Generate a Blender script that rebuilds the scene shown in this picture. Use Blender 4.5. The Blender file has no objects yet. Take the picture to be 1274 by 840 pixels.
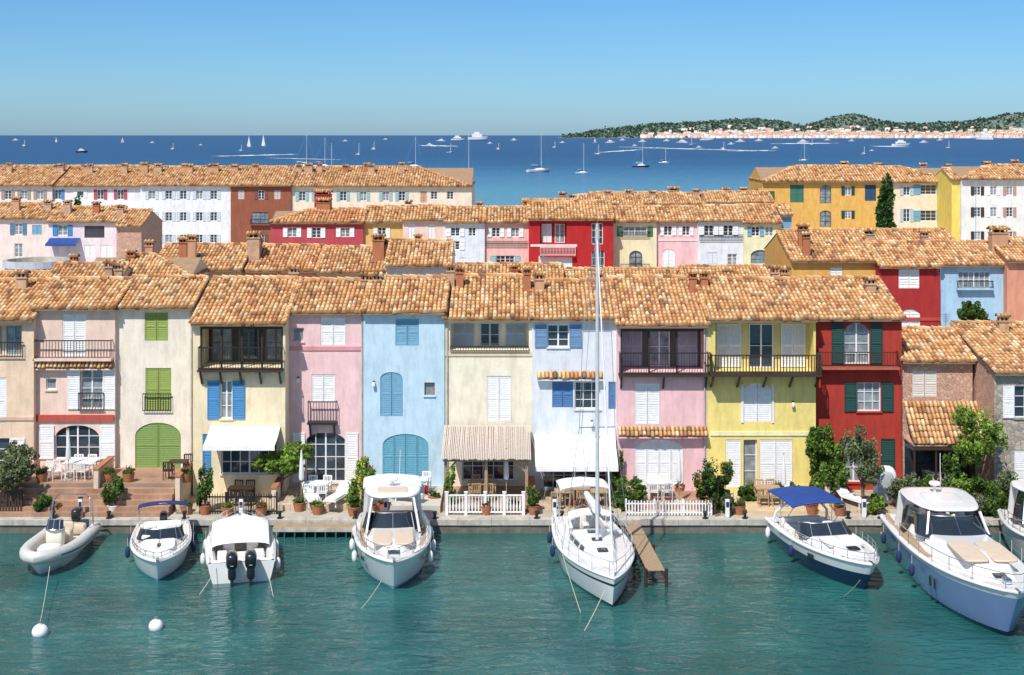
import bpy, math, random
import numpy as np
from mathutils import Vector, Matrix
random.seed(7); rng=np.random.default_rng(7)
F=1750.0; H=18.4; HZ=168.0; CX=637.0; G=0.6
def WX(px,Y): return (px-CX)*Y/F
def WZ(py,Y): return H-(py-HZ)*Y/F
def YW(py,z=0.0): return F*(H-z)/(py-HZ)
def GP(px,py,z=G):
    Y=YW(py,z); return (WX(px,Y),Y,z)
scene=bpy.context.scene
R=math.radians
def c(r,g,b,k=0.90,ds=.04):
    def l(x):
        x/=255.0
        return (x/12.92 if x<=.04045 else ((x+.055)/1.055)**2.4)*k
    a=[l(r),l(g),l(b)]; y=a[0]*.3+a[1]*.6+a[2]*.1
    return tuple(round(min(.82,q*(1-ds)+y*ds),4) for q in a)
# ---------------------------------------------------------------- materials
_mc={}
def newmat(name):
    m=bpy.data.materials.new(name); m.use_nodes=True
    nt=m.node_tree; b=nt.nodes['Principled BSDF']
    return m,nt,b
def N(nt,t,**k):
    n=nt.nodes.new(t)
    for a,v in k.items(): setattr(n,a,v)
    return n
STREAK_LO=.83
def pm(name,col,rough=.6,metal=0.,nz=(4.,.12),bump=None,spec=None,streak=False,coat=0.):
    key=(name,col)
    if key in _mc: return _mc[key]
    m,nt,b=newmat(name); L=nt.links
    b.inputs['Roughness'].default_value=rough; b.inputs['Metallic'].default_value=metal
    if spec is not None: b.inputs['Specular IOR Level'].default_value=spec
    if coat: b.inputs['Coat Weight'].default_value=coat
    geo=N(nt,'ShaderNodeNewGeometry')
    no=N(nt,'ShaderNodeTexNoise'); no.inputs['Scale'].default_value=nz[0]; no.inputs['Detail'].default_value=6; no.inputs['Roughness'].default_value=.6
    L.new(geo.outputs['Position'],no.inputs['Vector'])
    mr=N(nt,'ShaderNodeMapRange'); mr.inputs[1].default_value=.3; mr.inputs[2].default_value=.7
    mr.inputs[3].default_value=1-nz[1]; mr.inputs[4].default_value=1+nz[1]*.6
    L.new(no.outputs['Fac'],mr.inputs[0])
    fac=mr.outputs[0]
    if streak:
        mp=N(nt,'ShaderNodeMapping'); mp.inputs['Scale'].default_value=(2.2,2.2,.5)
        L.new(geo.outputs['Position'],mp.inputs[0])
        n2=N(nt,'ShaderNodeTexNoise'); n2.inputs['Scale'].default_value=1.3; n2.inputs['Detail'].default_value=8; n2.inputs['Roughness'].default_value=.7
        L.new(mp.outputs[0],n2.inputs['Vector'])
        m2=N(nt,'ShaderNodeMapRange'); m2.inputs[1].default_value=.35; m2.inputs[2].default_value=.55; m2.inputs[3].default_value=STREAK_LO; m2.inputs[4].default_value=1.0
        L.new(n2.outputs['Fac'],m2.inputs[0])
        mm=N(nt,'ShaderNodeMath',operation='MULTIPLY'); L.new(fac,mm.inputs[0]); L.new(m2.outputs[0],mm.inputs[1]); fac=mm.outputs[0]
    vm=N(nt,'ShaderNodeVectorMath',operation='SCALE'); vm.inputs[0].default_value=col[:3]
    L.new(fac,vm.inputs['Scale']); L.new(vm.outputs[0],b.inputs['Base Color'])
    if bump:
        n3=N(nt,'ShaderNodeTexNoise'); n3.inputs['Scale'].default_value=bump[0]; n3.inputs['Detail'].default_value=4
        L.new(geo.outputs['Position'],n3.inputs['Vector'])
        bp=N(nt,'ShaderNodeBump'); bp.inputs['Strength'].default_value=bump[1]; bp.inputs['Distance'].default_value=.03
        L.new(n3.outputs['Fac'],bp.inputs['Height']); L.new(bp.outputs[0],b.inputs['Normal'])
    _mc[key]=m; return m
def plaster(col): return pm('plaster',col,.88,nz=(1.1,.10),bump=(14,.45),spec=.2,streak=True)
def paint(col): return pm('painted_wood',col,.5,nz=(6,.12),spec=.35)
def attrmat(name,rough=.85,leaf=False,nzs=1.2,amt=.25):
    m,nt,b=newmat(name); L=nt.links
    at=N(nt,'ShaderNodeAttribute',attribute_name='Col')
    geo=N(nt,'ShaderNodeNewGeometry')
    no=N(nt,'ShaderNodeTexNoise'); no.inputs['Scale'].default_value=nzs; no.inputs['Detail'].default_value=5
    L.new(geo.outputs['Position'],no.inputs['Vector'])
    mr=N(nt,'ShaderNodeMapRange'); mr.inputs[1].default_value=.32; mr.inputs[2].default_value=.68; mr.inputs[3].default_value=1-amt; mr.inputs[4].default_value=1+amt*.5
    L.new(no.outputs['Fac'],mr.inputs[0])
    vm=N(nt,'ShaderNodeVectorMath',operation='SCALE'); L.new(at.outputs['Color'],vm.inputs[0]); L.new(mr.outputs[0],vm.inputs['Scale'])
    L.new(vm.outputs[0],b.inputs['Base Color']); b.inputs['Roughness'].default_value=rough
    b.inputs['Specular IOR Level'].default_value=.2
    if leaf:
        tr=N(nt,'ShaderNodeBsdfTranslucent'); L.new(vm.outputs[0],tr.inputs['Color'])
        mx=N(nt,'ShaderNodeMixShader'); mx.inputs[0].default_value=.3
        out=nt.nodes['Material Output']
        L.new(b.outputs[0],mx.inputs[1]); L.new(tr.outputs[0],mx.inputs[2]); L.new(mx.outputs[0],out.inputs['Surface'])
    return m
M_TILE=attrmat('roof_tile',.9,amt=.25)
M_LEAF=attrmat('leaf',.6,leaf=True,amt=.2)
M_FAR=attrmat('far_town',.95,nzs=.01,amt=.1)
M_GLASS=pm('window_glass',(.035,.055,.075),.06,spec=.9,nz=(.7,.5))
M_CURT=pm('curtained_glass',(.27,.30,.32),.12,spec=.9,nz=(2.5,.55))
M_BGLASS=pm('tinted_glass',(.02,.03,.04),.04,spec=1.0,nz=(1,.3))
M_WHITE=pm('white_paint',(.80,.80,.79),.5,nz=(5,.06))
M_IRON=pm('black_iron',(.018,.018,.02),.45,nz=(5,.2))
M_DWOOD=pm('dark_wood',(.045,.026,.018),.6,nz=(9,.3))
M_WOOD=pm('weathered_wood',(.38,.27,.17),.8,nz=(9,.3),bump=(20,.4))
M_TEAK=pm('teak',(.45,.30,.17),.6,nz=(9,.2))
M_DARK=pm('dark_interior',(.03,.028,.027),.9)
M_STEEL=pm('stainless_steel',(.75,.76,.78),.2,metal=1.)
M_GEL=pm('white_gelcoat',(.80,.80,.79),.22,nz=(1.5,.05),coat=.4)
M_GELC=pm('cream_gelcoat',(.74,.70,.60),.35,nz=(1.5,.06))
M_CUSH=pm('beige_cushion',(.62,.50,.38),.75,nz=(5,.08),bump=(9,.3))
M_WCUSH=pm('white_cushion',(.74,.73,.70),.7,nz=(5,.06),bump=(9,.3))
M_CANV=pm('white_canvas',(.76,.76,.75),.8,nz=(3,.08),bump=(5,.5))
M_NAVYC=pm('navy_canvas',(.012,.03,.12),.8,nz=(3,.2),bump=(5,.5))
M_BLUEC=pm('blue_canvas',(.015,.06,.26),.8,nz=(3,.2),bump=(5,.5))
M_BLK=pm('black_plastic',(.015,.016,.02),.3,nz=(4,.1),coat=.5)
M_RUB=pm('grey_hypalon',(.58,.58,.55),.55,nz=(3,.08))
M_ROPE=pm('rope',(.55,.50,.40),.9)
M_TERRA=pm('terracotta',(.42,.17,.08),.85,nz=(6,.2))
M_QUAY=pm('quay_stone',(.50,.47,.41),.9,nz=(2.,.3),bump=(10,.6),streak=True)
M_BARK=pm('bark',(.16,.11,.07),.9,nz=(14,.3),bump=(30,.6))
M_CHIM=pm('chimney_plaster',(.50,.33,.22),.9,nz=(3,.3),bump=(12,.5))
M_SLAB=pm('roof_underside',(.34,.22,.13),.9,nz=(3,.2))
def brickmat(name,c1,c2,mortar,sx,sy,axis='xy',ms=.02):
    m,nt,b=newmat(name); L=nt.links
    geo=N(nt,'ShaderNodeNewGeometry'); br=N(nt,'ShaderNodeTexBrick')
    br.inputs['Color1'].default_value=(*c1,1); br.inputs['Color2'].default_value=(*c2,1); br.inputs['Mortar'].default_value=(*mortar,1)
    br.inputs['Scale'].default_value=1; br.inputs['Brick Width'].default_value=sx; br.inputs['Row Height'].default_value=sy; br.inputs['Mortar Size'].default_value=ms
    L.new(geo.outputs['Position'],br.inputs['Vector'])
    no=N(nt,'ShaderNodeTexNoise'); no.inputs['Scale'].default_value=.9; no.inputs['Detail'].default_value=7
    L.new(geo.outputs['Position'],no.inputs['Vector'])
    mr=N(nt,'ShaderNodeMapRange'); mr.inputs[1].default_value=.3; mr.inputs[2].default_value=.7; mr.inputs[3].default_value=.65; mr.inputs[4].default_value=1.15
    L.new(no.outputs['Fac'],mr.inputs[0])
    vm=N(nt,'ShaderNodeVectorMath',operation='SCALE'); L.new(br.outputs['Color'],vm.inputs[0]); L.new(mr.outputs[0],vm.inputs['Scale'])
    L.new(vm.outputs[0],b.inputs['Base Color']); b.inputs['Roughness'].default_value=.85
    bp=N(nt,'ShaderNodeBump'); bp.inputs['Strength'].default_value=.4; bp.inputs['Distance'].default_value=.02; bp.invert=True
    L.new(br.outputs['Fac'],bp.inputs['Height']); L.new(bp.outputs[0],b.inputs['Normal'])
    return m
M_PAVE=brickmat('terrace_paving',(.56,.46,.33),(.48,.38,.27),(.32,.28,.22),.5,.5)
M_BRICK=brickmat('terracotta_paving',(.45,.26,.17),(.39,.21,.13),(.3,.22,.16),.22,.11,ms=.012)
def stonemat(name,cols,scale=2.6):
    m,nt,b=newmat(name); L=nt.links
    geo=N(nt,'ShaderNodeNewGeometry')
    v=N(nt,'ShaderNodeTexVoronoi'); v.inputs['Scale'].default_value=scale
    ve=N(nt,'ShaderNodeTexVoronoi',feature='DISTANCE_TO_EDGE'); ve.inputs['Scale'].default_value=scale
    L.new(geo.outputs['Position'],v.inputs['Vector']); L.new(geo.outputs['Position'],ve.inputs['Vector'])
    sp=N(nt,'ShaderNodeSeparateColor'); L.new(v.outputs['Color'],sp.inputs[0])
    cr=N(nt,'ShaderNodeValToRGB'); e=cr.color_ramp.elements
    e[0].color=(*cols[0],1); e[1].color=(*cols[2],1); k=cr.color_ramp.elements.new(.5); k.color=(*cols[1],1)
    L.new(sp.outputs[0],cr.inputs[0])
    mr=N(nt,'ShaderNodeMapRange'); mr.inputs[1].default_value=.0; mr.inputs[2].default_value=.06
    L.new(ve.outputs['Distance'],mr.inputs[0])
    mx=N(nt,'ShaderNodeMix',data_type='RGBA'); mx.inputs[6].default_value=(*cols[3],1)
    L.new(mr.outputs[0],mx.inputs[0]); L.new(cr.outputs[0],mx.inputs[7]); L.new(mx.outputs[2],b.inputs['Base Color'])
    bp=N(nt,'ShaderNodeBump'); bp.inputs['Strength'].default_value=.8; bp.inputs['Distance'].default_value=.04
    L.new(mr.outputs[0],bp.inputs['Height']); L.new(bp.outputs[0],b.inputs['Normal']); b.inputs['Roughness'].default_value=.9
    return m
M_STONE=stonemat('rubble_stone',[(.24,.22,.19),(.38,.34,.28),(.50,.44,.36),(.44,.38,.31)],4.6)
M_PSTONE=stonemat('pink_stone',[(.46,.27,.19),(.56,.33,.24),(.62,.42,.31),(.55,.39,.30)],6.)
# ---------------------------------------------------------------- mesh builder
class MB:
    def __init__(s): s.v=[];s.f=[];s.m=[];s.mats=[]
    def mi(s,m):
        if m not in s.mats: s.mats.append(m)
        return s.mats.index(m)
    def poly(s,pts,m):
        b=len(s.v); s.v+=[tuple(p) for p in pts]; s.f.append(tuple(range(b,b+len(pts)))); s.m.append(s.mi(m))
    def box(s,x0,x1,y0,y1,z0,z1,m):
        if x0>x1:x0,x1=x1,x0
        if y0>y1:y0,y1=y1,y0
        if z0>z1:z0,z1=z1,z0
        b=len(s.v); s.v+=[(x0,y0,z0),(x1,y0,z0),(x1,y1,z0),(x0,y1,z0),(x0,y0,z1),(x1,y0,z1),(x1,y1,z1),(x0,y1,z1)]
        for f in ((0,3,2,1),(4,5,6,7),(0,1,5,4),(1,2,6,5),(2,3,7,6),(3,0,4,7)):
            s.f.append(tuple(b+i for i in f)); s.m.append(s.mi(m))
    def beam(s,a,bb,w,h,m):
        a=Vector(a);bb=Vector(bb); d=(bb-a)
        if d.length<1e-6: return
        d.normalize(); up=Vector((0,0,1)) if abs(d.z)<.95 else Vector((0,1,0))
        sd=d.cross(up).normalized(); u=sd.cross(d)
        b=len(s.v)
        for p in (a,bb):
            for q,r in ((-1,-1),(1,-1),(1,1),(-1,1)): s.v.append(tuple(p+sd*q*w/2+u*r*h/2))
        for f in ((0,1,2,3),(7,6,5,4),(0,4,5,1),(1,5,6,2),(2,6,7,3),(3,7,4,0)):
            s.f.append(tuple(b+i for i in f)); s.m.append(s.mi(m))
    def tube(s,pts,r,m,n=6,cap=True):
        pts=[Vector(p) for p in pts]; k=len(pts)
        rs=r if isinstance(r,(list,tuple)) else [r]*k
        b=len(s.v); mi=s.mi(m); pu=None
        for i,p in enumerate(pts):
            d=(pts[min(i+1,k-1)]-pts[max(i-1,0)])
            if d.length<1e-9: d=Vector((0,0,1))
            d.normalize()
            if pu is None:
                up=Vector((0,0,1)) if abs(d.z)<.9 else Vector((1,0,0))
            else: up=pu
            sd=d.cross(up)
            if sd.length<1e-4: sd=d.cross(Vector((1,0,0)))
            sd.normalize(); u=sd.cross(d); pu=u
            for j in range(n):
                a=2*math.pi*j/n; s.v.append(tuple(p+sd*math.cos(a)*rs[i]+u*math.sin(a)*rs[i]))
        for i in range(k-1):
            for j in range(n):
                s.f.append((b+i*n+j,b+i*n+(j+1)%n,b+(i+1)*n+(j+1)%n,b+(i+1)*n+j)); s.m.append(mi)
        if cap:
            s.f.append(tuple(b+j for j in range(n))); s.m.append(mi)
            s.f.append(tuple(b+(k-1)*n+j for j in range(n))[::-1]); s.m.append(mi)
    def rb(s,cn,sz,m,e=.35,nu=16,nv=9,rot=None,fn=None):
        b=len(s.v); mi=s.mi(m); cn=Vector(cn)
        def sp(v): return math.copysign(abs(v)**e,v)
        for i in range(nv):
            ph=-math.pi/2+math.pi*i/(nv-1)
            for j in range(nu):
                th=2*math.pi*j/nu
                p=Vector((sp(math.cos(ph))*sp(math.cos(th))*sz[0]/2,sp(math.cos(ph))*sp(math.sin(th))*sz[1]/2,sp(math.sin(ph))*sz[2]/2))
                if fn: p=fn(p)
                if rot: p=rot@p
                s.v.append(tuple(cn+p))
        for i in range(nv-1):
            for j in range(nu):
                s.f.append((b+i*nu+j,b+i*nu+(j+1)%nu,b+(i+1)*nu+(j+1)%nu,b+(i+1)*nu+j)); s.m.append(mi)
    def grid(s,P,m,mf=None):
        b=len(s.v); a=len(P); k=len(P[0])
        for r in P: s.v+= [tuple(q) for q in r]
        for i in range(a-1):
            for j in range(k-1):
                s.f.append((b+i*k+j,b+i*k+j+1,b+(i+1)*k+j+1,b+(i+1)*k+j)); s.m.append(s.mi(mf(i,j) if mf else m))
    def build(s,name,parent=None,smooth=False,ang=35):
        if not s.f: return None
        me=bpy.data.meshes.new(name); me.from_pydata(s.v,[],s.f)
        for m in s.mats: me.materials.append(m)
        me.polygons.foreach_set('material_index',s.m)
        if smooth:
            me.shade_smooth(); me.set_sharp_from_angle(angle=R(ang))
        me.update()
        o=bpy.data.objects.new(name,me); scene.collection.objects.link(o)
        if parent: o.parent=parent
        return o
def emp(name,loc=(0,0,0),rz=0.):
    o=bpy.data.objects.new(name,None); o.location=loc; o.rotation_euler=(0,0,rz); o.empty_display_size=.3
    scene.collection.objects.link(o); return o
def np_mesh(name,V,nf,C,mat,parent=None,Fi=None):
    me=bpy.data.meshes.new(name); me.vertices.add(len(V)); me.vertices.foreach_set('co',np.asarray(V,dtype=np.float32).ravel())
    if Fi is None: Fi=np.arange(nf*4)
    me.loops.add(nf*4); me.polygons.add(nf)
    me.loops.foreach_set('vertex_index',np.asarray(Fi,dtype=np.int32).ravel())
    me.polygons.foreach_set('loop_start',np.arange(nf,dtype=np.int32)*4)
    me.materials.append(mat); me.update(calc_edges=True); me.validate()
    at=me.attributes.new('Col','FLOAT_COLOR','FACE')
    C4=np.ones((nf,4),dtype=np.float32); C4[:,:3]=C; at.data.foreach_set('color',C4.ravel())
    o=bpy.data.objects.new(name,me); scene.collection.objects.link(o)
    if parent: o.parent=parent
    return o
# ---------------------------------------------------------------- tiles
TPAL=np.array([(.64,.41,.23),(.57,.33,.165),(.52,.27,.12),(.42,.20,.095),(.27,.15,.09),(.68,.52,.34),(.60,.37,.18)])*np.array((1.24,1.20,1.12))
TPW=np.array([.17,.24,.19,.12,.07,.08,.13])
def tiles(o,u,v,U,V,tw=.22,tl=.4,cL=0.,cR=0.,hs=1.,tint=(1,1,1)):
    o=np.array(o,float);u=np.array(u,float);v=np.array(v,float);u/=np.linalg.norm(u);v/=np.linalg.norm(v)
    n=np.cross(u,v); n=n if n[2]>0 else -n
    nc=max(1,int(round(U/tw))); tw=U/nc; nr=max(1,int(round(V/tl))); tl=V/nr
    I,J=np.meshgrid(np.arange(nc),np.arange(nr),indexing='ij'); I=I.ravel();J=J.ravel()
    uc=(I+.5)*tw; vc=(J+.5)*tl
    k=(uc>=vc*cL)&(uc<=U-vc*cR); I=I[k];J=J[k]; T=len(I)
    if T==0: return np.zeros((0,3)),np.zeros((0,4),int),np.zeros((0,3))
    s=tw/.22*hs
    pu=np.array([0,.20,.5,.80,1.])*tw; ph=np.array([-.02,.07,.105,.07,-.02])*s
    ju=rng.normal(0,.008*s,(T,1)); jv=rng.normal(0,.024,(T,1)); jn=rng.normal(0,.008*s,(T,1))
    sag=(.035*np.sin((I*tw)*1.1+o[0])*np.sin(J*tl*.9+1))[:,None] if U>1 and V>1 else 0.
    Vt=np.zeros((T,15,3))
    for r,(dv,dn) in enumerate(((0,.045*s),(tl,0.),(0,-.02))):
        a=(I*tw)[:,None]+pu[None]+ju; b=(J*tl)[:,None]+dv+(jv if dv==0 else 0)+np.zeros((1,5))
        h=(ph[None] if r<2 else ph[None]*.5)+dn+jn+sag
        if r==2: h=np.zeros((T,5))-.03
        Vt[:,r*5:(r+1)*5]=o+a[...,None]*u+b[...,None]*v+h[...,None]*n
    fq=[]
    for q in range(4): fq.append((q,q+1,5+q+1,5+q))
    for q in range(4): fq.append((10+q,11+q,q+1,q))
    fq=np.array(fq)
    Fa=(np.arange(T)*15)[:,None,None]+fq[None]
    ci=rng.choice(len(TPAL),T,p=TPW/TPW.sum()); C=TPAL[ci]*rng.uniform(.80,1.08,(T,1))*np.array(tint)
    sh=np.array([.62,1.,1.,.62,.55,.5,.5,.55])   # shade painted into the colour of tile gutters and lower ends
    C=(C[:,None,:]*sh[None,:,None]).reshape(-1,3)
    return Vt.reshape(-1,3),Fa.reshape(-1,4),C
def ridge(p0,p1,w=.28,side=(0,1,0)):
    p0=np.array(p0,float);p1=np.array(p1,float); d=p1-p0; L=np.linalg.norm(d)
    sd=np.cross(d/L,(0,0,1)); sd/=np.linalg.norm(sd)
    return tiles(p0-sd*w/2+np.array((0,0,.03)),sd,d,w,L,tw=w,tl=.42,hs=1.1)
def tjoin(name,parts,parent):
    V=[];Fs=[];C=[];b=0
    for v,f,cc in parts:
        V.append(v);Fs.append(f+b);C.append(cc);b+=len(v)
    V=np.concatenate(V);Fs=np.concatenate(Fs);C=np.concatenate(C)
    return np_mesh(name,V,len(Fs),C,M_TILE,parent,Fs)
# ---------------------------------------------------------------- house pieces
def leaf(mb,x0,x1,z0,z1,y,m,far=False):
    w=x1-x0; fr=min(.06,w*.14); t=.022
    mb.box(x0,x0+fr,y-t,y+t,z0,z1,m); mb.box(x1-fr,x1,y-t,y+t,z0,z1,m)
    mb.box(x0+fr,x1-fr,y-t+.002,y+t,z0,z0+.09,m); mb.box(x0+fr,x1-fr,y-t+.002,y+t,z1-.09,z1,m)
    zm=(z0+z1)/2; mb.box(x0+fr,x1-fr,y-t+.002,y+t,zm-.04,zm+.04,m)
    st=.16 if far else .085
    for a,b in ((z0+.09,zm-.04),(zm+.04,z1-.09)):
        n=max(1,int((b-a)/st)); h=(b-a)/n
        for i in range(n):
            z=a+i*h
            mb.poly([(x0+fr,y-.018,z),(x1-fr,y-.018,z),(x1-fr,y+.015,z+h*1.05),(x0+fr,y+.015,z+h*1.05)],m)
def window(mb,x0,x1,z0,z1,y,frm=M_WHITE,nx=2,nz=3,glass=None):
    f=.055
    if glass is None: glass=M_CURT if random.random()<.38 else M_GLASS
    mb.poly([(x0,y+.03,z0),(x1,y+.03,z0),(x1,y+.03,z1),(x0,y+.03,z1)],glass)
    mb.box(x0,x0+f,y-.02,y+.025,z0,z1,frm); mb.box(x1-f,x1,y-.02,y+.025,z0,z1,frm)
    mb.box(x0+f,x1-f,y-.02,y+.025,z0,z0+f,frm); mb.box(x0+f,x1-f,y-.02,y+.025,z1-f,z1,frm)
    for i in range(1,nx):
        x=x0+(x1-x0)*i/nx; w=.04 if (i*2==nx) else .018
        mb.box(x-w,x+w,y-.015,y+.02,z0+f,z1-f,frm)
    for i in range(1,nz):
        z=z0+(z1-z0)*i/nz; mb.box(x0+f,x1-f,y-.01,y+.018,z-.015,z+.015,frm)
def railing(mb,xa,xb,y,z0,z1,m=M_IRON,gap=.13,t=.024,side=0.,yb=0.,wood=False):
    tt=.06 if wood else .04
    mb.box(xa,xb,y-tt/2,y+tt/2,z1-.05,z1,m); mb.box(xa,xb,y-.02,y+.02,z0+.05,z0+.09,m)
    n=max(2,int((xb-xa)/gap))
    for i in range(n+1):
        x=xa+(xb-xa-t)*i/n; mb.box(x,x+t,y-t/2,y+t/2,z0+.09,z1-.05,m)
    if side:
        for x in (xa,xb-t):
            mb.box(x,x+t*1.3,y+tt/2+.001,yb,z1-.048,z1-.002,m)
            k=max(1,int((yb-y)/gap))
            for i in range(1,k): mb.box(x,x+t,y+(yb-y)*i/k,y+(yb-y)*i/k+t,z0,z1-.05,m)
def chimney(name,x,Y,z0,w,d,h,col=None,pots=0,parent=None):
    m=plaster(col) if col else random.choice([M_CHIM,M_CHIM,plaster(c(205,160,125)),plaster(c(185,120,85))])
    e=emp(name,(x,Y,z0)) if parent is None else parent
    mb=MB(); mb.box(-w/2,w/2,-d/2,d/2,-.6,h,m)
    mb.box(-w/2-.05,w/2+.05,-d/2-.05,d/2+.05,h+.002,h+.08,m)
    for sx in (-1,0,1):
        for sy in (-1,1): mb.box(sx*w*.42-.045,sx*w*.42+.045,sy*d*.4-.04,sy*d*.4+.04,h+.081,h+.26,m)
    mb.box(-w*.3,w*.3,-d*.25,d*.25,h+.081,h+.24,M_DARK)
    mb.build('stack',e)
    tjoin('cap_tiles',[tiles((-w/2-.1,-d/2-.1,h+.28),(1,0,0),(0,1,.35),w+.2,(d/2+.1)*1.06,.2,.3),tiles((-w/2-.1,d/2+.1,h+.28),(1,0,0),(0,-1,.35),w+.2,(d/2+.1)*1.06,.2,.3)],e)
    return e
def house(x0,x1,D,ey,ry,col,items=(),slope=.3,over=.35,hip='',name='townhouse',tile=(.22,.4),mat=None,smat=None,tint=(1,1,1),maxd=99,noroof=False,base=G,verge=True):
    xa=WX(x0,D);xb=WX(x1,D); ox=(xa+xb)/2; w=(xb-xa)/2-.002
    E=emp(name,(ox,D,base)); PL=mat or plaster(col); SP=smat or PL
    far=D>88
    zE=WZ(ey,D-over)-base
    rr=(ry-HZ)/F
    d=(H-(ry-HZ)*D/F-base-zE-slope*over)/(slope+rr); d=max(1.6,min(d,maxd))
    zW=zE+slope*over-.10
    zR=zE+slope*(over+d)
    LX=lambda p:WX(p,D)-ox
    LZ=lambda p:WZ(p,D)-base
    wl=MB();wn=MB();sh=MB();ir=MB();ex=MB()
    ops=[]
    for it in items:
        if it[0] in('win','shut','log','door'):
            ops.append((max(-w+.05,LX(it[1])),min(w-.05,LX(it[2])),max(.01,LZ(it[4])),min(zW-.05,LZ(it[3])),it))
    xs=sorted(set([-w,w]+[o[0] for o in ops]+[o[1] for o in ops])); zs=sorted(set([-.6,zW]+[o[2] for o in ops]+[o[3] for o in ops]))
    for i in range(len(xs)-1):
        for j in range(len(zs)-1):
            cx=(xs[i]+xs[i+1])/2;cz=(zs[j]+zs[j+1])/2
            if any(o[0]<cx<o[1] and o[2]<cz<o[3] for o in ops): continue
            wl.poly([(xs[i],0,zs[j]),(xs[i+1],0,zs[j]),(xs[i+1],0,zs[j+1]),(xs[i],0,zs[j+1])],PL)
    for sx in(-w,w): wl.poly([(sx,0,-.6),(sx,2*d,-.6),(sx,2*d,zW),(sx,d,zR-.12),(sx,0,zW)],SP)
    wl.poly([(-w,2*d,-.6),(w,2*d,-.6),(w,2*d,zW),(-w,2*d,zW)],SP)
    for a,b,z0,z1,it in ops:
        o=it[5] if len(it)>5 else {}
        kind=it[0]; dp={'win':.18,'door':.22,'shut':.14,'log':o.get('dp',1.5)}[kind]
        if far and kind!='log': dp=.15
        arch=o.get('arch',0)
        wl.poly([(a,0,z0),(a,dp,z0),(a,dp,z1),(a,0,z1)],PL); wl.poly([(b,0,z0),(b,dp,z0),(b,dp,z1),(b,0,z1)],PL)
        wl.poly([(a,0,z0),(b,0,z0),(b,dp,z0),(a,dp,z0)],PL)
        if arch:
            r=(b-a)*arch; xc=(a+b)/2; K=8
            cv=[(xc-(b-a)/2*math.cos(math.pi*k/(2*K)), z1-r+r*math.sin(math.pi*k/(2*K))) for k in range(K+1)]
            cr=[(2*xc-x,z) for x,z in cv]
            wl.poly([(x,0,z) for x,z in cv]+[(a,0,z1)],PL); wl.poly([(x,0,z) for x,z in cr]+[(b,0,z1)],PL)
            al=cv+cr[::-1][1:]
            for k in range(len(al)-1):
                wl.poly([(al[k][0],0,al[k][1]),(al[k+1][0],0,al[k+1][1]),(al[k+1][0],dp,al[k+1][1]),(al[k][0],dp,al[k][1])],PL)
        else: wl.poly([(a,0,z1),(b,0,z1),(b,dp,z1),(a,dp,z1)],PL)
        fm=paint(o['fc']) if 'fc' in o else M_WHITE
        if kind in('win','door'):
            window(wn,a,b,z0,z1,dp-.05,fm,o.get('nx',2),o.get('nz',3))
            if not far and kind=='win': ex.box(a-.05,b+.05,-.07,-.003,z0-.07,z0,PL)
        if kind=='shut':
            mm=paint(o.get('c',(.8,.8,.79))); nl=o.get('n',2)
            for k in range(nl):
                leaf(sh,a+(b-a)*k/nl+.012,a+(b-a)*(k+1)/nl-.012,z0+.01,z1-.01,.05,mm,far)
            sh.poly([(a,.1,z0),(b,.1,z0),(b,.1,z1),(a,.1,z1)],mm)
        if kind=='log':
            lm=plaster(o['bc']) if 'bc' in o else PL
            wl.poly([(a,dp,z0),(b,dp,z0),(b,dp,z1),(a,dp,z1)],lm)
            nd=o.get('nd',2)
            for k in range(nd):
                u0=a+(b-a)*(k+.12)/nd; u1=a+(b-a)*(k+.88)/nd
                if o.get('shc') and k%2==0: leaf(sh,u0,(u0+u1)/2-.01,z0+.05,z1-.15,dp-.06,paint(o['shc'])); leaf(sh,(u0+u1)/2+.01,u1,z0+.05,z1-.15,dp-.06,paint(o['shc']))
                else: window(wn,u0,u1,z0+.02,z1-.15,dp-.06,fm,2,2)
            if o.get('posts'):
                for k in range(o['posts']+1):
                    x=a+.04+(b-a-.08)*k/o['posts']; ex.box(x-.045,x+.045,.03,.12,z0,z1,M_DWOOD)
                ex.box(a,b,.02,.13,z1-.14,z1-.001,M_DWOOD)
        if 'sh' in o:
            mm=paint(o['sh']); sw=o.get('sw',(b-a)/2)
            sides=o.get('ss','LR')
            if 'L' in sides: leaf(sh,a-sw-.02,a-.02,z0,z1,-.045,mm,far)
            if 'R' in sides: leaf(sh,b+.02,b+sw+.02,z0,z1,-.045,mm,far)
    for it in items:
        k=it[0]; o=it[5] if len(it)>5 else {}
        if k in('win','shut','log','door'): continue
        a=LX(it[1]);b=LX(it[2]);z0=LZ(it[4]);z1=LZ(it[3])
        if k=='rail':
            pj=o.get('pj',.12); m=o.get('m',M_IRON)
            railing(ir,a,b,-pj,z0,z1,m,gap=o.get('gap',.13),side=pj>.2,yb=-.005,wood=o.get('wood',False),t=o.get('t',.024))
            if pj>.2 or o.get('slab'):
                sm_=o.get('sm',PL); ir.box(a-.03,b+.03,-pj-.05,-.003,z0-.12,z0-.001,sm_)
                if o.get('br'):
                    for q in range(o['br']):
                        x=a+.1+(b-a-.2)*q/(o['br']-1)
                        ir.beam((x,-.02,z0-.75),(x,-pj+.05,z0-.16),.09,.1,sm_)
        elif k=='awn':
            dpt=o.get('dp',1.6); zf=WZ(it[4],D-dpt)-base-.02; zb=z1; m=o.get('m',M_CANV)
            P=[]
            for i in range(9):
                t=i/8; zz=zb+(zf+.22-zb)*t-.06*math.sin(math.pi*t)
                P.append([(a+(b-a)*j/12,-.02-dpt*t,zz+.012*math.sin(j*2.1)) for j in range(13)])
            P.append([(a+(b-a)*j/12,-.02-dpt-.02,zf+.03*math.sin(j*3.14)) for j in range(13)])
            ex.grid(P,m)
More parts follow.
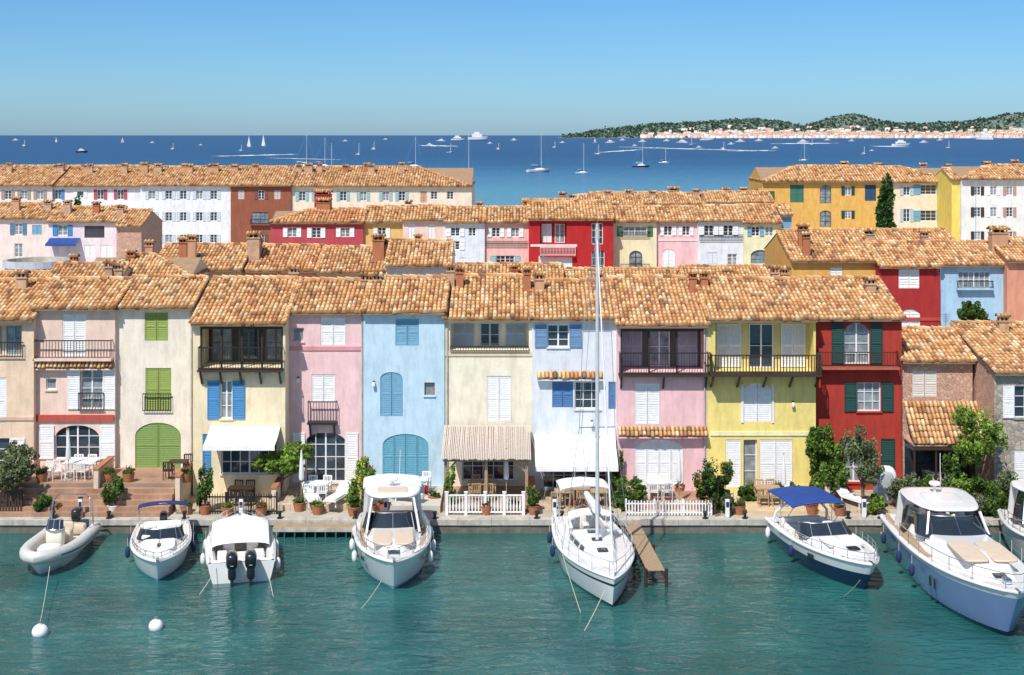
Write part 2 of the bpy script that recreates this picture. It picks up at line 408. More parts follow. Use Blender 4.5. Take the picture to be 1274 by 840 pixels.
            for x in(a+.15,b-.15): ex.beam((x,-.05,zb-.5),(x,-dpt,zf+.2),.03,.03,M_STEEL)
        elif k=='band': ex.box(a,b,-.05-o.get('pj',0),-.003,z0,z1,plaster(o['c']))
        elif k=='tiles':
            pj=o.get('pj',.3)
            tjoin('canopy_tiles',[tiles((a,-pj,z0),(1,0,0),(0,pj,z1-z0),b-a,math.hypot(pj,z1-z0),.2,.35)],E)
            ex.box(a,b,-pj+.02,-.003,z0-.1,z0-.03,PL)
        elif k=='lamp':
            ex.box(a,a+.1,-.16,-.003,z0,z0+.05,M_IRON); ex.rb((a+.05,-.14,z0-.12),(.16,.16,.26),M_CANV,.6,8,6)
        elif k=='pipe': ex.tube([((a+b)/2,-.06,.1),((a+b)/2,-.06,zW-.2)],.045,M_QUAY,6)
    if not noroof:
        co=plaster(c(230,205,172))
        for q in range(2): ex.box(-w,w,-.12-.1*q,-.003,zW-.16+.085*q,zW-.08+.085*q-.001,co)
        ex.poly([(-w-.03,-over+.02,zE-.12),(w+.03,-over+.02,zE-.12),(w+.03,d,zR-.12),(-w-.03,d,zR-.12)],M_SLAB)
        t0=.06
        ex.poly([(-w-.03,-over+.02,zE-.12),(w+.03,-over+.02,zE-.12),(w+.03,-over+.02,zE-t0),(-w-.03,-over+.02,zE-t0)],M_SLAB)
        hl=1. if 'L' in hip else 0.; hr=1. if 'R' in hip else 0.
        dd=d+over; hw=w+.04
        rl=-hw+dd*hl; rt=hw-dd*hr
        ex.poly([(-hw,-over,zE-t0),(hw,-over,zE-t0),(rt,d,zR-t0),(rl,d,zR-t0)],M_SLAB)
        ex.poly([(-hw,2*d+over,zE-t0),(hw,2*d+over,zE-t0),(rt,d,zR-t0),(rl,d,zR-t0)],M_TERRA)
        for sx in(-hw,hw):
            if (sx<0 and hl) or (sx>0 and hr): 
                rx=rl if sx<0 else rt
                ex.poly([(sx,-over,zE-t0),(sx,2*d+over,zE-t0),(rx,d,zR-t0)],M_SLAB)
            else: ex.poly([(sx,-over,zE-.13),(sx,d,zR-.13),(sx,d,zR),(sx,-over,zE)],M_SLAB)
        sl=math.hypot(dd,slope*dd); kk=dd/sl
        parts=[tiles((-hw,-over,zE),(1,0,0),(0,dd,slope*dd),2*hw,sl,tile[0],tile[1],cL=hl*kk,cR=hr*kk,tint=tint)]
        parts.append(ridge((rl,d,zR+.02),(rt,d,zR+.02)))
        if verge:
            for sx,hh,rx in((-hw,hl,rl),(hw,hr,rt)):
                if hh:
                    parts.append(ridge((sx,-over,zE+.03),(rx,d,zR+.03)))
                    s2=1 if sx<0 else -1
                    o2=(sx,2*d+over,zE) if sx<0 else (sx,-over,zE)
                    parts.append(tiles(o2,(0,-s2,0),(s2*dd,0,slope*dd),2*dd,sl,tile[0],tile[1],cL=kk,cR=kk,tint=tint))
                else: parts.append(ridge((sx,-over,zE+.03),(sx,d,zR+.03),.2))
        tjoin('roof_tiles',parts,E)
    wl.build('walls',E);wn.build('windows',E);sh.build('shutters',E);ir.build('railings',E);ex.build('trim',E)
    return E
def chim(px,ytop,ybase,Y,wpx,**k):
    x=WX(px,Y); z0=WZ(ybase,Y); h=(ybase-ytop)*Y/F-.35; w=wpx*Y/F
    return chimney('chimney',x,Y,z0,max(.35,w),max(.35,w*.7),max(.3,h),**k)
W_=(.80,.80,.79)
OLV=c(150,168,75); BLU=c(65,140,195); LBL=c(115,170,198); DGR=(.012,.06,.05); WHB=c(225,230,240)
# ================= FRONT ROW ======================
house(-190,-62,70,388,350,c(240,215,190),[('win',-150,-120,405,440,{'sh':BLU}),('win',-150,-120,468,512,{'sh':BLU}),('shut',-150,-95,530,590,{'arch':.3})])
house(-62,42,69.6,398,351,c(244,214,184),[('log',-30,27,405,443,{'nd':2,'dp':.7,'fc':LBL}),('rail',-30,30,425,445,{}),('shut',-18,8,470,527),('win',-25,12,545,588,{'sh':W_}),('band',-62,42,519,523,{'c':c(225,190,165)})])
house(42,143,70,384,349,c(252,214,196),[('shut',78,107,391,444),('rail',45,140,422,445,{'pj':.35,'gap':.15}),('tiles',44,142,449,457),
  ('win',100,128,458,509,{'sh':W_,'sw':.6,'nz':4}),('rail',98,130,488,511),('win',57,70,471,485,{'nx':1,'nz':1}),('band',46,142,516,524,{'c':c(195,90,78),'pj':.06}),
  ('win',68,124,529,571,{'arch':.3,'nx':4,'nz':3,'sh':W_,'sw':.75})])
house(143,240,70.3,383,347,c(248,234,216),[('shut',180,209,389,424,{'c':OLV}),('shut',181,213,458,511,{'c':OLV}),('rail',178,214,489,512,{}),
  ('shut',168,225,526,583,{'c':c(130,158,78),'arch':.3}),('band',166,227,583,587,{'c':c(215,195,170)}),('pipe',238,239,0,0)])
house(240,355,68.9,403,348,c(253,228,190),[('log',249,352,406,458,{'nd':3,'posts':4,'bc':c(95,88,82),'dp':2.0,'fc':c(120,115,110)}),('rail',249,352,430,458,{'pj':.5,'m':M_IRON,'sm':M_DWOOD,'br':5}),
  ('win',274,289,474,521,{'sh':BLU,'sw':.6,'nx':2}),('win',275,345,545,590,{'nx':6,'nz':3}),('shut',252,263,540,592,{'c':BLU,'n':1}),('awn',262,349,530,560,{'dp':1.7})])
house(355,452,70.2,389,350,c(248,206,206),[('shut',399,430,395,430),('band',356,452,431,436,{'c':c(230,155,160)}),('shut',388,417,466,500),('rail',384,419,498,524,{'pj':.3,'br':2,'sm':M_IRON}),
  ('win',380,430,538,600,{'arch':.25,'nx':4,'nz':4,'sh':W_,'sw':.6}),('lamp',370,373,465,470),('win',364,378,408,425,{'nx':1,'nz':1,'fc':c(235,190,195)}),('pipe',450,451,0,0)])
house(452,553,70.0,389,347,c(196,224,240),[('shut',492,521,397,430,{'c':LBL}),('shut',473,501,463,518,{'c':LBL,'arch':.3}),('win',528,541,476,492,{'nx':1,'nz':1,'fc':c(160,120,80)}),
  ('shut',476,533,540,597,{'c':c(100,168,192),'arch':.25,'n':4}),('lamp',464,467,470,475)])
house(553,662,70.1,397,345,c(253,237,212),[('log',560,658,402,436,{'nd':3,'dp':1.3,'shc':c(170,185,200),'fc':c(200,205,210)}),('rail',560,658,430,438,{'m':M_DWOOD}),('band',553,662,397,401,{'c':c(225,205,170)}),('shut',606,636,468,524),
  ('win',575,640,545,598,{'nx':5,'nz':3}),('band',553,662,437,443,{'c':c(235,215,180)}),('pipe',556,557,0,0)])
house(662,768,70.0,397,351,c(228,234,242),[('win',681,708,404,432,{'sh':c(110,145,188),'sw':.6}),('tiles',668,750,463,470,{'pj':.35}),('win',715,747,475,509,{'nx':3}),('shut',687,713,475,507,{'c':c(75,125,178)}),('shut',757,766,475,509,{'c':c(75,125,178),'n':1}),
  ('win',675,755,560,608,{'nx':6,'nz':3}),('awn',665,765,540,586,{'dp':2.3}),('lamp',735,737,520,524)])
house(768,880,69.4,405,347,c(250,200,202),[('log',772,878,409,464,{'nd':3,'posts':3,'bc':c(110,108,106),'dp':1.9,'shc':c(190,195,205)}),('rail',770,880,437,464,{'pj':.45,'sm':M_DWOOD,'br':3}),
  ('shut',790,821,477,528),('tiles',768,880,531,541,{'pj':.4}),('shut',790,850,547,604,{'arch':.2,'n':4}),('pipe',876,877,0,0)])
house(880,1015,69.4,398,349,c(250,224,134),[('log',890,1012,402,462,{'nd':3,'dp':1.0,'shc':W_,'bc':c(240,220,150)}),('rail',882,1017,438,462,{'pj':.9,'m':M_DWOOD,'sm':M_DWOOD,'br':5,'gap':.15,'wood':True,'t':.045}),('shut',925,960,477,525,{'arch':.3}),
  ('band',884,1013,537,542,{'c':c(252,240,190)}),('band',922,925,478,526,{'c':W_}),('band',960,963,478,526,{'c':W_}),('shut',903,922,547,607,{'n':1}),('door',925,942,547,607,{'nx':1,'nz':3}),('shut',945,986,547,607,{'n':2}),('lamp',985,988,495,500)])
house(1015,1122,70.0,397,348,c(182,62,50),[('win',1050,1082,402,453,{'arch':.4,'nz':4,'sh':DGR,'sw':.6}),('rail',1017,1115,436,455,{'pj':.5,'m':M_DWOOD,'sm':plaster(c(190,105,85)),'gap':.14}),
  ('win',1066,1096,476,512,{'nz':3,'nx':3,'sh':DGR,'sw':.6}),('shut',1096,1114,546,600,{'c':DGR,'n':1}),('win',1050,1075,546,600,{})])
house(1122,1210,70.2,450,411,c(200,140,110),[('shut',1135,1166,461,494,{'c':c(225,215,205)}),('tiles',1124,1236,500,543,{'pj':1.8})],mat=M_PSTONE,name='stone_house')
E=emp('veranda',(WX(1178,69.8),69.8,G)); mb=MB(); wv=2.1
for i in range(5): mb.box(-wv+i*wv/2-.04,-wv+i*wv/2+.04,-1.75,-1.67,0,2.55,M_DWOOD)
mb.box(-wv,wv,-1.8,-1.65,2.55,2.66,M_DWOOD); mb.box(-wv,wv,-1.74,-1.68,.95,1.0,M_DWOOD)
for i in range(30): mb.box(-wv+i*.14,-wv+i*.14+.02,-1.72,-1.7,0,.95,M_IRON)
mb.build('posts',E); mb=MB(); mb.box(-wv,wv,-.08,-.02,0,2.5,M_BGLASS); mb.build('glazing',E)
house(1237,1420,67.5,464,404,c(160,150,140),[('win',1262,1290,480,520,{'sh':W_}),('shut',1262,1290,560,610)],mat=M_STONE,smat=M_PSTONE,name='stone_house',slope=.2)
for a in [(28,338,362,73,12),(136,325,350,74,9),(148,328,350,74,9),(243,345,360,73.5,10),(366,332,352,74,11),(455,341,362,73.5,11),(469,341,362,73.5,11),(561,330,352,73.5,9),(572,332,352,73.5,9),
          (656,333,355,73,8),(671,340,358,73,12),(862,338,358,73,9),(876,338,358,73,9),(964,332,352,74,9),(976,333,352,74,9),(1083,346,366,73,12),(1248,392,412,73,12)]: chim(*a)
# ================= SECOND ROW =====================
T2=(.24,.42)
house(-80,90,92,362,340,c(240,225,210),[],tile=T2)
house(60,150,84,349,330,c(235,215,190),[],tile=T2,slope=.35)
house(105,238,86,346,318,c(235,215,190),[],tile=T2,hip='LR',slope=.38)
house(190,300,91,336,306,c(240,210,180),[('win',215,228,342,358)],tile=T2)
house(300,395,91.5,337,307,c(235,180,150),[],tile=T2,tint=(1.02,.92,.9))
house(395,480,91,339,309,c(240,205,180),[],tile=T2)
house(480,560,89,331,301,c(240,238,236),[('shut',500,512,338,352)],tile=T2)
house(560,700,96,352,330,c(235,210,180),[],tile=T2)
house(700,850,97,358,336,c(235,210,180),[],tile=T2)
house(850,985,95,349,333,c(240,225,200),[],tile=T2)
house(985,1094,93,325,288,c(228,176,92),[('shut',1033,1048,333,356)],tile=T2)
house(1060,1190,108,306,287,c(228,190,120),[],tile=T2)
house(1094,1170,92,332,303,c(175,52,52),[('shut',1118,1144,335,359),('shut',1119,1145,385,408,{'arch':.3}),('band',1094,1170,395,399,{'c':c(190,80,70)})],tile=T2)
house(1170,1253,92.2,330,303,c(175,212,238),[('win',1192,1232,338,358,{'nx':6,'nz':2}),('rail',1190,1234,349,358,{'pj':.3}),('win',1200,1222,385,406,{'nx':4})],tile=T2)
house(1253,1380,91.5,325,298,c(230,160,130),[],tile=T2)
for a in [(163,312,334,88,10),(186,300,318,92,9),(228,296,316,92,10),(239,293,316,92,10),(316,290,314,93,15),(322,297,314,94,8),(471,293,318,92.5,14),(478,299,316,93,10),(80,330,348,90,9),(520,292,306,93,8),
          (999,280,312,95,12),(1003,290,350,93.5,9),(1080,286,305,98,14),(1150,288,306,98,9),(1242,284,318,94,20),(905,336,350,96,9),(745,340,352,97,10),(640,330,345,97,9),(92,318,336,95,9)]: chim(*a)
E=emp('round_tower',(WX(48,105),105,G)); mb=MB(); K=28
zt=WZ(326,103)-G; rr_=40*105/F
for k in range(K):
    a0=2*math.pi*k/K;a1=2*math.pi*(k+1)/K
    for r0,z0,r1,z1,m in((rr_,0,rr_,zt-.5,plaster(c(215,205,200))),(rr_+.15,zt-.5,rr_+.15,zt,plaster(c(200,205,215))),(rr_+.15,zt,rr_-.15,zt,M_QUAY),(rr_-.15,zt,rr_-.15,zt-.9,M_QUAY),(rr_-.15,zt-.9,0.01,zt-.85,M_QUAY)):
        mb.poly([(r0*math.cos(a0),r0*math.sin(a0),z0),(r0*math.cos(a1),r0*math.sin(a1),z0),(r1*math.cos(a1),r1*math.sin(a1),z1),(r1*math.cos(a0),r1*math.sin(a0),z1)],m)
mb.build('drum',E)
# ================= THIRD ROW ======================
T3=(.3,.5)
V_=(.80,.80,.79)
house(-60,60,148,272,254,c(240,222,215),[('win',18,28,278,292,{'sh':c(80,130,160)}),('win',18,28,303,320),('shut',40,52,280,292,{'c':LBL})],tile=T3)
house(60,145,146,276,258,c(238,225,230),[('win',72,84,280,293,{'sh':BLU}),('awn',62,100,296,306,{'dp':1.5,'m':M_BLUEC}),('win',105,130,281,296,{'nx':3,'fc':c(150,60,50)}),('shut',105,118,305,320),('shut',125,140,305,322)],tile=T3)
house(145,176,143,282,262,c(215,180,140),[],tile=T3,mat=M_PSTONE,name='stone_house')
house(337,452,128,277,261,c(192,78,86),[('win',358,369,283,295,{'sh':V_}),('win',388,399,283,296,{'sh':V_}),('win',424,435,283,295,{'sh':V_})],tile=T3,hip='L',tint=(1.02,.9,.85))
house(452,501,128.4,277,258,c(230,185,112),[('win',470,480,283,296,{'sh':V_})],tile=T3)
house(501,553,128,274,257,c(240,208,196),[('shut',508,516,279,297,{'c':V_}),('shut',533,541,279,297)],tile=T3)
house(553,603,127.6,277,259,c(228,234,242),[('win',561,572,283,294,{'sh':V_}),('win',583,592,283,294),('win',560,572,300,311,{'sh':V_}),('shut',572,580,320,342,{'arch':.4})],tile=T3)
house(603,658,128,277,259,c(244,194,184),[('win',612,622,283,295,{'sh':V_}),('win',636,646,283,295,{'sh':V_}),('win',617,640,318,332,{'nx':4,'sh':c(150,190,200),'sw':.5}),('rail',605,656,300,307)],tile=T3)
house(658,763,126.5,273,252,c(190,42,44),[('log',672,705,277,303,{'dp':.7,'nd':2,'fc':V_,'shc':V_}),('win',736,750,278,304,{'nx':3}),('band',660,718,304,307,{'c':c(240,220,220)}),('rail',672,716,307,318,{'m':M_WHITE,'pj':.3}),('shut',670,712,318,340,{'n':4}),('win',736,752,311,340,{'nx':3,'arch':.2}),('band',660,762,342,345,{'c':c(235,200,200)})],tile=T3)
house(763,817,128,276,258,c(246,230,190),[('win',775,805,282,294,{'nx':4,'nz':2,'sh':c(70,110,80),'sw':.5}),('rail',772,808,288,296),('win',783,799,312,336,{'arch':.4,'fc':c(60,70,60)}),('rail',772,808,328,338,{'pj':.3})],tile=T3)
house(817,868,128.4,276,258,c(246,198,200),[('win',826,836,281,293,{'sh':V_}),('win',849,858,281,293,{'sh':V_}),('shut',824,840,310,338,{'arch':.4}),('band',818,868,298,300,{'c':c(250,225,225)})],tile=T3)
house(868,925,128,275,257,c(230,234,240),[('win',876,888,280,293,{'sh':V_}),('win',900,912,280,293,{'sh':V_}),('rail',870,924,292,300),('shut',880,893,314,336,{'c':WHB}),('win',905,917,316,330)],tile=T3)
house(925,972,127.8,278,256,c(242,238,192),[('win',935,945,282,294,{'sh':LBL}),('win',952,962,282,294),('win',934,958,311,328,{'nx':2,'fc':c(90,150,170),'arch':.3})],tile=T3)
house(972,985,128.3,268,256,c(125,175,208),[],tile=T3)
for x0,x1,e,r,cc,D in [(650,720,258,249,c(190,50,50),150),(720,800,256,243,c(235,210,170),165),(800,880,254,241,c(235,200,160),168),(880,962,252,239,c(230,200,160),166),(735,850,248,240,c(240,215,190),176)]:
    house(x0,x1,D,e,r,cc,[],tile=T3)
for a in [(403,248,270,131,17,),(398,252,268,134,8),(508,250,264,132,8),(597,252,264,132,8),(655,250,262,132,8),(760,252,262,132,10),(700,240,254,153,9),(756,238,250,168,9),(782,237,250,168,8),(812,238,248,170,8),(838,234,247,172,14),(866,236,248,170,8),(903,235,247,170,9),(925,234,247,170,8),(946,236,250,170,8),(712,243,254,153,7),
          (20,246,262,150,9),(60,250,264,150,9),(84,250,266,148,9),(120,252,266,148,8),(150,256,272,146,8)]: chim(*a)
chim(402,238,268,133,20,col=c(190,60,60))
# ================= BACK ROW =======================
T4=(.36,.55)
def bw(xs,ys,**k):
    out=[]
    for y0,y1 in ys:
        for x in xs: out.append(('win' if k.get('kind','win')=='win' else 'shut',x-4,x+4,y0,y1,{kk:v for kk,v in k.items() if kk!='kind'}))
    return out
house(-80,65,190,231,207,c(240,225,215),bw((10,30,50),((237,248),(262,274),(288,300)),sh=c(170,150,140)),tile=T4,over=.5)
house(65,175,190.5,232,207,c(240,240,242),bw((72,),((236,248),),sh=BLU)+bw((125,150),((236,248),(262,274)),sh=c(190,80,80)) +bw((100,),((238,246),(262,274)),sh=W_),tile=T4,over=.5)
house(175,287,190,231,208,c(238,241,246),bw((189,210,228,248,266),((237,248),(264,275),(292,302)),sh=c(205,215,225)),tile=T4,over=.5)
house(287,362,189.6,231,208,c(155,92,70),bw((300,345),((237,248),),kind='shut',c=c(200,190,185))+bw((325,),((237,248),(292,302)),sh=c(120,80,70))+[('win',313,334,264,278,{'nx':4,'fc':c(70,110,150)}),('rail',312,336,272,279,{'pj':.4})],tile=T4,over=.5)
house(362,587,190,232,208,c(242,226,205),bw((376,396,427,452,480,500),((238,250),),sh=c(150,190,195))+bw((540,560),((238,248),),nx=2)+bw((527,),((238,252),),kind='shut',c=c(200,160,130)),tile=T4,over=.5,hip='R')
for x in (12,70,76,108,112,155,180,197,230,236,262,268,292,318,372,384,398,457,462,500,430): chim(x,204+rng.uniform(-1,2),216,195,7+rng.uniform(-1,3))
house(948,1101,172,226,207,c(234,182,92),bw((960,),((238,250),),kind='shut',c=c(60,110,80))+[('shut',983,1000,230,252,{'c':c(60,120,100),'n':2}),('win',1020,1034,230,253,{'arch':.3,'fc':DGR}),('shut',1076,1090,230,250,{'c':c(50,80,110)}),('win',1020,1034,262,282,{'fc':DGR,'arch':.3}),('win',955,968,260,276,{'fc':DGR})]+bw((1055,),((232,243),(262,272)),sh=DGR),tile=T4,hip='L',over=.5,slope=.33)
house(1101,1188,172.4,227,208,c(244,228,202),bw((1128,),((232,243),(260,276)),sh=c(180,200,210))+[('win',1145,1165,230,242,{'nx':3,'sh':LBL,'sw':.8}),('win',1145,1165,262,275,{'nx':3,'sh':LBL,'sw':.8})],tile=T4,hip='R',over=.5,slope=.33)
house(1196,1320,166,223,206,c(240,238,232),bw((1216,),((232,243),(258,270),(288,298)),sh=c(70,50,50))+bw((1236,),((232,243),(258,270)),sh=W_)+bw((1256,1285),((232,243),(258,270),(288,298)),sh=c(190,150,130)),tile=T4,hip='L',over=.5)
house(1184,1198,166.6,224,210,c(245,218,105),[],tile=T4)
for a in [(1050,202,214,178,9),(1148,204,214,178,8),(1092,204,216,178,10),(1010,206,214,178,7),(1180,205,214,178,6),(1228,202,212,172,8),(1262,200,212,172,8)]: chim(*a)
# ================= GROUND, QUAY ===================
def slab(name,x0,x1,y0,y1,z0,z1,m,side=None):
    mb=MB(); mb.box(x0,x1,y0,y1,z0,z1,m); return mb.build(name)
YQ=64.9
slab('ground',-150,150,YQ+.62,215,-2,G,pm('ground_paving',(.46,.41,.34),.9,nz=(.8,.2),bump=(6,.4)))
mb=MB(); xx=-60
while xx<60:
    L_=rng.uniform(1.0,1.9); dz=rng.uniform(0,.012); mb.box(xx,xx+L_-.015,YQ+rng.uniform(0,.02),YQ+.62,G-.22,G+.02+dz,M_QUAY); xx+=L_
mb.box(-60,60,YQ+.08,YQ+.6,-2,G-.221,pm('wet_quay_wall',(.16,.15,.12),.7,nz=(2,.4),streak=True)); mb.build('quay_wall')
def terr(x0,x1,Yf,h,m,name='terrace'): slab(name,WX(x0,70)+.02,WX(x1,70)-.02,Yf,70.6,G-.1,G+h,m)
terr(-190,240,67.1,1.18,M_BRICK)
mb=MB()
for i in range(5): mb.box(WX(-190+i*3,70),WX(236,70),66.75-.33*i,67.08-.33*i,G-.1,G+1.0-.2*i,M_BRICK)
mb.build('terrace_steps')
terr(242,355,66.0,.12,M_PAVE); terr(357,452,66.6,.3,M_PAVE); terr(454,553,66.2,.35,pm('light_stone',(.55,.52,.47),.8,nz=(1,.2)))
terr(555,660,66.5,.3,M_BRICK); terr(664,766,66.2,.15,M_PAVE); terr(770,880,66.8,.25,M_BRICK); terr(882,1015,66.0,.14,pm('sand_paving',(.62,.47,.29),.85,nz=(1.3,.25),bump=(5,.4)))
terr(1017,1121,66.2,.14,M_PAVE); terr(1123,1235,66.0,.12,pm('sand_paving2',(.56,.44,.29),.85,nz=(1.3,.25),bump=(5,.4)))
for px,Yf,h in [(42,66.8,1.5),(143,66.8,1.9),(241,66.6,1.6),(453,67.5,1.1),(880,67.5,.9),(1016,67.5,1.0),(354,66.8,1.0),(661,67.5,.9),(768,67.8,.9)]:
    e=emp('garden_wall',(WX(px,70),Yf,G)); mb=MB(); mb.box(-.11,.11,0,69.9-Yf-.5,-.05,h,plaster(c(238,215,190))); mb.box(-.15,.15,-.04,69.9-Yf-.46,h+.001,h+.07,M_TERRA); mb.build('wall',e)
# ================= VEGETATION =====================
LK=1.4
def foliage(parent,blobs,n,leafsz,pal,name='foliage',clumps=16):
    P=[];C=[]
    for cx,cy,cz,rx,ry,rz in blobs:
        rad=np.array((rx,ry,rz))
        dirs=rng.normal(size=(clumps,3)); dirs/=np.linalg.norm(dirs,axis=1,keepdims=True)
        cc=dirs*rad*rng.uniform(.35,.95,(clumps,1))+np.array((cx,cy,cz))
        cb=rng.uniform(.6,1.25,clumps); cr=rng.uniform(.2,.42,clumps)
        k=rng.integers(0,clumps,n)
        d=rng.normal(size=(n,3)); d/=np.linalg.norm(d,axis=1,keepdims=True)
        p=cc[k]+d*rad*cr[k][:,None]*rng.uniform(.3,1.,(n,1))**.5
        P.append(p); pl=np.array(pal)[rng.integers(0,len(pal),n)]
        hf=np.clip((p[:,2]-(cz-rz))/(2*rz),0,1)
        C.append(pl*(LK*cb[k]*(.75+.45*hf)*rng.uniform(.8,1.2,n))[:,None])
    P=np.concatenate(P);C=np.concatenate(C);n=len(P)
    a=rng.normal(size=(n,3)); a/=np.linalg.norm(a,axis=1,keepdims=True)
    b=rng.normal(size=(n,3)); b-=a*(a*b).sum(1,keepdims=True); b/=np.linalg.norm(b,axis=1,keepdims=True)
    s=leafsz*rng.uniform(.6,1.3,(n,1))
    V=np.stack([P-a*s,P+b*s*.55,P+a*s,P-b*s*.55],axis=1).reshape(-1,3)
    np_mesh(name,V,n,C,M_LEAF,parent)
GR=[(.07,.13,.025),(.10,.17,.035),(.05,.10,.022)]; LIME=[(.15,.24,.035),(.11,.19,.03),(.19,.28,.05)]; OLI=[(.14,.18,.09),(.10,.14,.06),(.18,.2,.1)]; DK=[(.035,.08,.02),(.05,.11,.025),(.03,.07,.02)]; RD=[(.25,.09,.03),(.16,.13,.04),(.10,.14,.04)]; PK=[(.45,.05,.16),(.12,.16,.04),(.10,.14,.04)]
def tree(name,px,pyb,pyt,rpx,pal,trunk=.35,n=2600,leafsz=.085,Y=None,z=G,lean=0.,bl=6):
    if Y is None: Y=YW(pyb,z)
    X=WX(px,Y); s=Y/F; h=(pyb-pyt)*s; r=rpx*s; e=emp(name,(X,Y,z)); mb=MB()
    ht=h*trunk; cx=lean*h
    mb.tube([(0,0,-.1),(cx*.3+.03,0,ht*.5),(cx*.6,0.03,ht),(cx*.9,0,ht+(h-ht)*.55)],[.025*h*.7+.03,.02*h*.7+.02,.016*h+.02,.012],M_BARK,7)
    for i in range(7):
        a=i*2.4; zz=ht*.85+(h-ht)*.08*i
        mb.tube([(cx*.6,0,zz),(cx*.7+r*.3*math.cos(a),r*.3*math.sin(a),zz+(h-ht)*.18),(cx+r*.7*math.cos(a),r*.7*math.sin(a),zz+(h-ht)*.32)],[.04,.025,.01],M_BARK,5)
    mb.build('trunk',e,True)
    B=[]; hc=(h-ht)
    B.append((cx,0,ht+hc*.5,r*.75,r*.7,hc*.45))
    for i in range(bl):
        a=i*2.4+px; q=r*.55
        B.append((cx+q*math.cos(a),q*math.sin(a)*.9,ht+hc*(.22+.58*((i*0.37)%1)),r*.48,r*.48,hc*.25))
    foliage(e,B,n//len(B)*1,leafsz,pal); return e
def shrub(name,px,pyb,pyt,rpx,pal,n=2200,leafsz=.07,pot=False,flowers=None,Y=None,z=G):
    Y=Y or YW(pyb,z); X=WX(px,Y); s=Y/F; h=(pyb-pyt)*s; r=rpx*s; e=emp(name,(X,Y,z)); z0=0
    mb=MB()
    if pot:
        mb.tube([(0,0,0),(0,0,.38),(0,0,.42),(0,0,.36)],[.2,.29,.3,.25],M_WHITE if pot=='w' else M_TERRA,14); z0=.38
    for i in range(5):
        a=i*1.3; mb.tube([(0,0,z0-.1),(r*.3*math.cos(a),r*.3*math.sin(a),z0+h*.3),(r*.5*math.cos(a),r*.5*math.sin(a),z0+h*.6)],[.03,.02,.01],M_BARK,5)
    mb.build('stems' if not pot else 'pot_and_stems',e,True)
    hc=h-z0; B=[(0,0,z0+hc*.48,r*.8,r*.75,hc*.46)]
    for i in range(6):
        a=i*2.4+px; B.append((r*.6*math.cos(a),r*.5*math.sin(a),z0+hc*(.22+.62*((i*.41)%1)),r*.42,r*.42,hc*.22))
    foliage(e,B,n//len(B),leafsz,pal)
    if flowers: foliage(e,B[:4],60,.06,[flowers],'flowers')
    return e
tree('olive_tree',15,640,552,34,OLI,.3,6500,Y=66.2) 
shrub('potted_shrub',141,640,588,15,GR,2400,pot='w')
tree('fig_tree',347,622,549,38,LIME,.45,5600,.10,Y=68.2,z=G,lean=.1)
shrub('oleander_bush',449,636,563,19,LIME,4200,Y=66.3,flowers=(.7,.5,.1))
shrub('potted_shrub',255,640,575,11,GR,2000,pot=True,Y=66.0)
shrub('potted_plant',440,640,612,8,GR,800,pot=True,Y=65.7)
shrub('potted_shrub',560,636,575,8,LIME,1400,Y=66.6)
shrub('potted_shrub',664,636,600,9,GR,1400,pot=True,Y=66.0)
shrub('hedge',783,636,592,26,GR,4600,Y=67.0)
shrub('citrus_bush',887,640,566,28,DK+GR,8000,Y=66.0,flowers=(.75,.35,.04))
tree('cypress',1028,622,524,27,GR+GR+LIME,.04,20000,.08,Y=68.3,z=G,bl=11)
tree('olive_tree',1073,640,528,27,OLI,.3,4600,.075,Y=66.2)
tree('mimosa_tree',1216,640,500,34,LIME,.4,5500,.08,Y=66.6)
for p in [('shrub',1125,636,582,22,OLI),('shrub',1150,638,586,24,GR),('shrub',1165,640,596,18,RD),('shrub',1200,636,590,22,LIME),('shrub',1230,640,586,24,GR),('shrub',1262,640,580,24,OLI),('shrub',1185,628,560,14,GR),('shrub',1290,640,580,24,GR),
          ('shrub',1140,640,606,14,LIME),('shrub',1245,640,606,14,LIME),('shrub',1215,642,610,14,OLI),('shrub',1180,640,604,16,GR),('shrub',930,626,600,12,GR),('shrub',1090,640,614,11,LIME),('shrub',905,640,612,10,OLI),('shrub',70,640,625,9,RD),('shrub',52,641,614,12,GR),('shrub',990,628,600,10,GR)]: shrub(*p,n=4200)
for px,py in [(170,612),(196,612),(110,636),(232,640),(372,636),(395,640),(605,640),(640,638),(845,616),(935,618),(968,618),(1010,640),(1045,642),(540,628),(462,640),(478,638),(722,640),(738,636),(920,640),(283,642),(325,642)]:
    shrub('potted_plant',px,py,py-18,8,[GR,RD,PK,LIME][px%4],700,.05,pot=True)
for px in (160,232,52,136): shrub('potted_plant',px,601,583,8,[GR,PK][px%2],700,.05,pot=True,Y=67.4,z=G+1.18)
shrub('bougainvillea',456,612,560,10,PK,2200,.06,Y=69.2); shrub('climbing_vine',768,610,545,8,GR,2200,.06,Y=69.0); shrub('climbing_vine',1018,612,520,8,GR,2600,.06,Y=69.2)
tree('cypress_tree',1104,365,217,12,DK,.05,7000,.3,Y=158,z=G,bl=12)
tree('round_tree',1211,539,371,19,GR,.72,9000,.12,Y=84,bl=8)
tree('cypress_tree',98,337,236,5,DK,.05,1500,.3,Y=184,z=G)
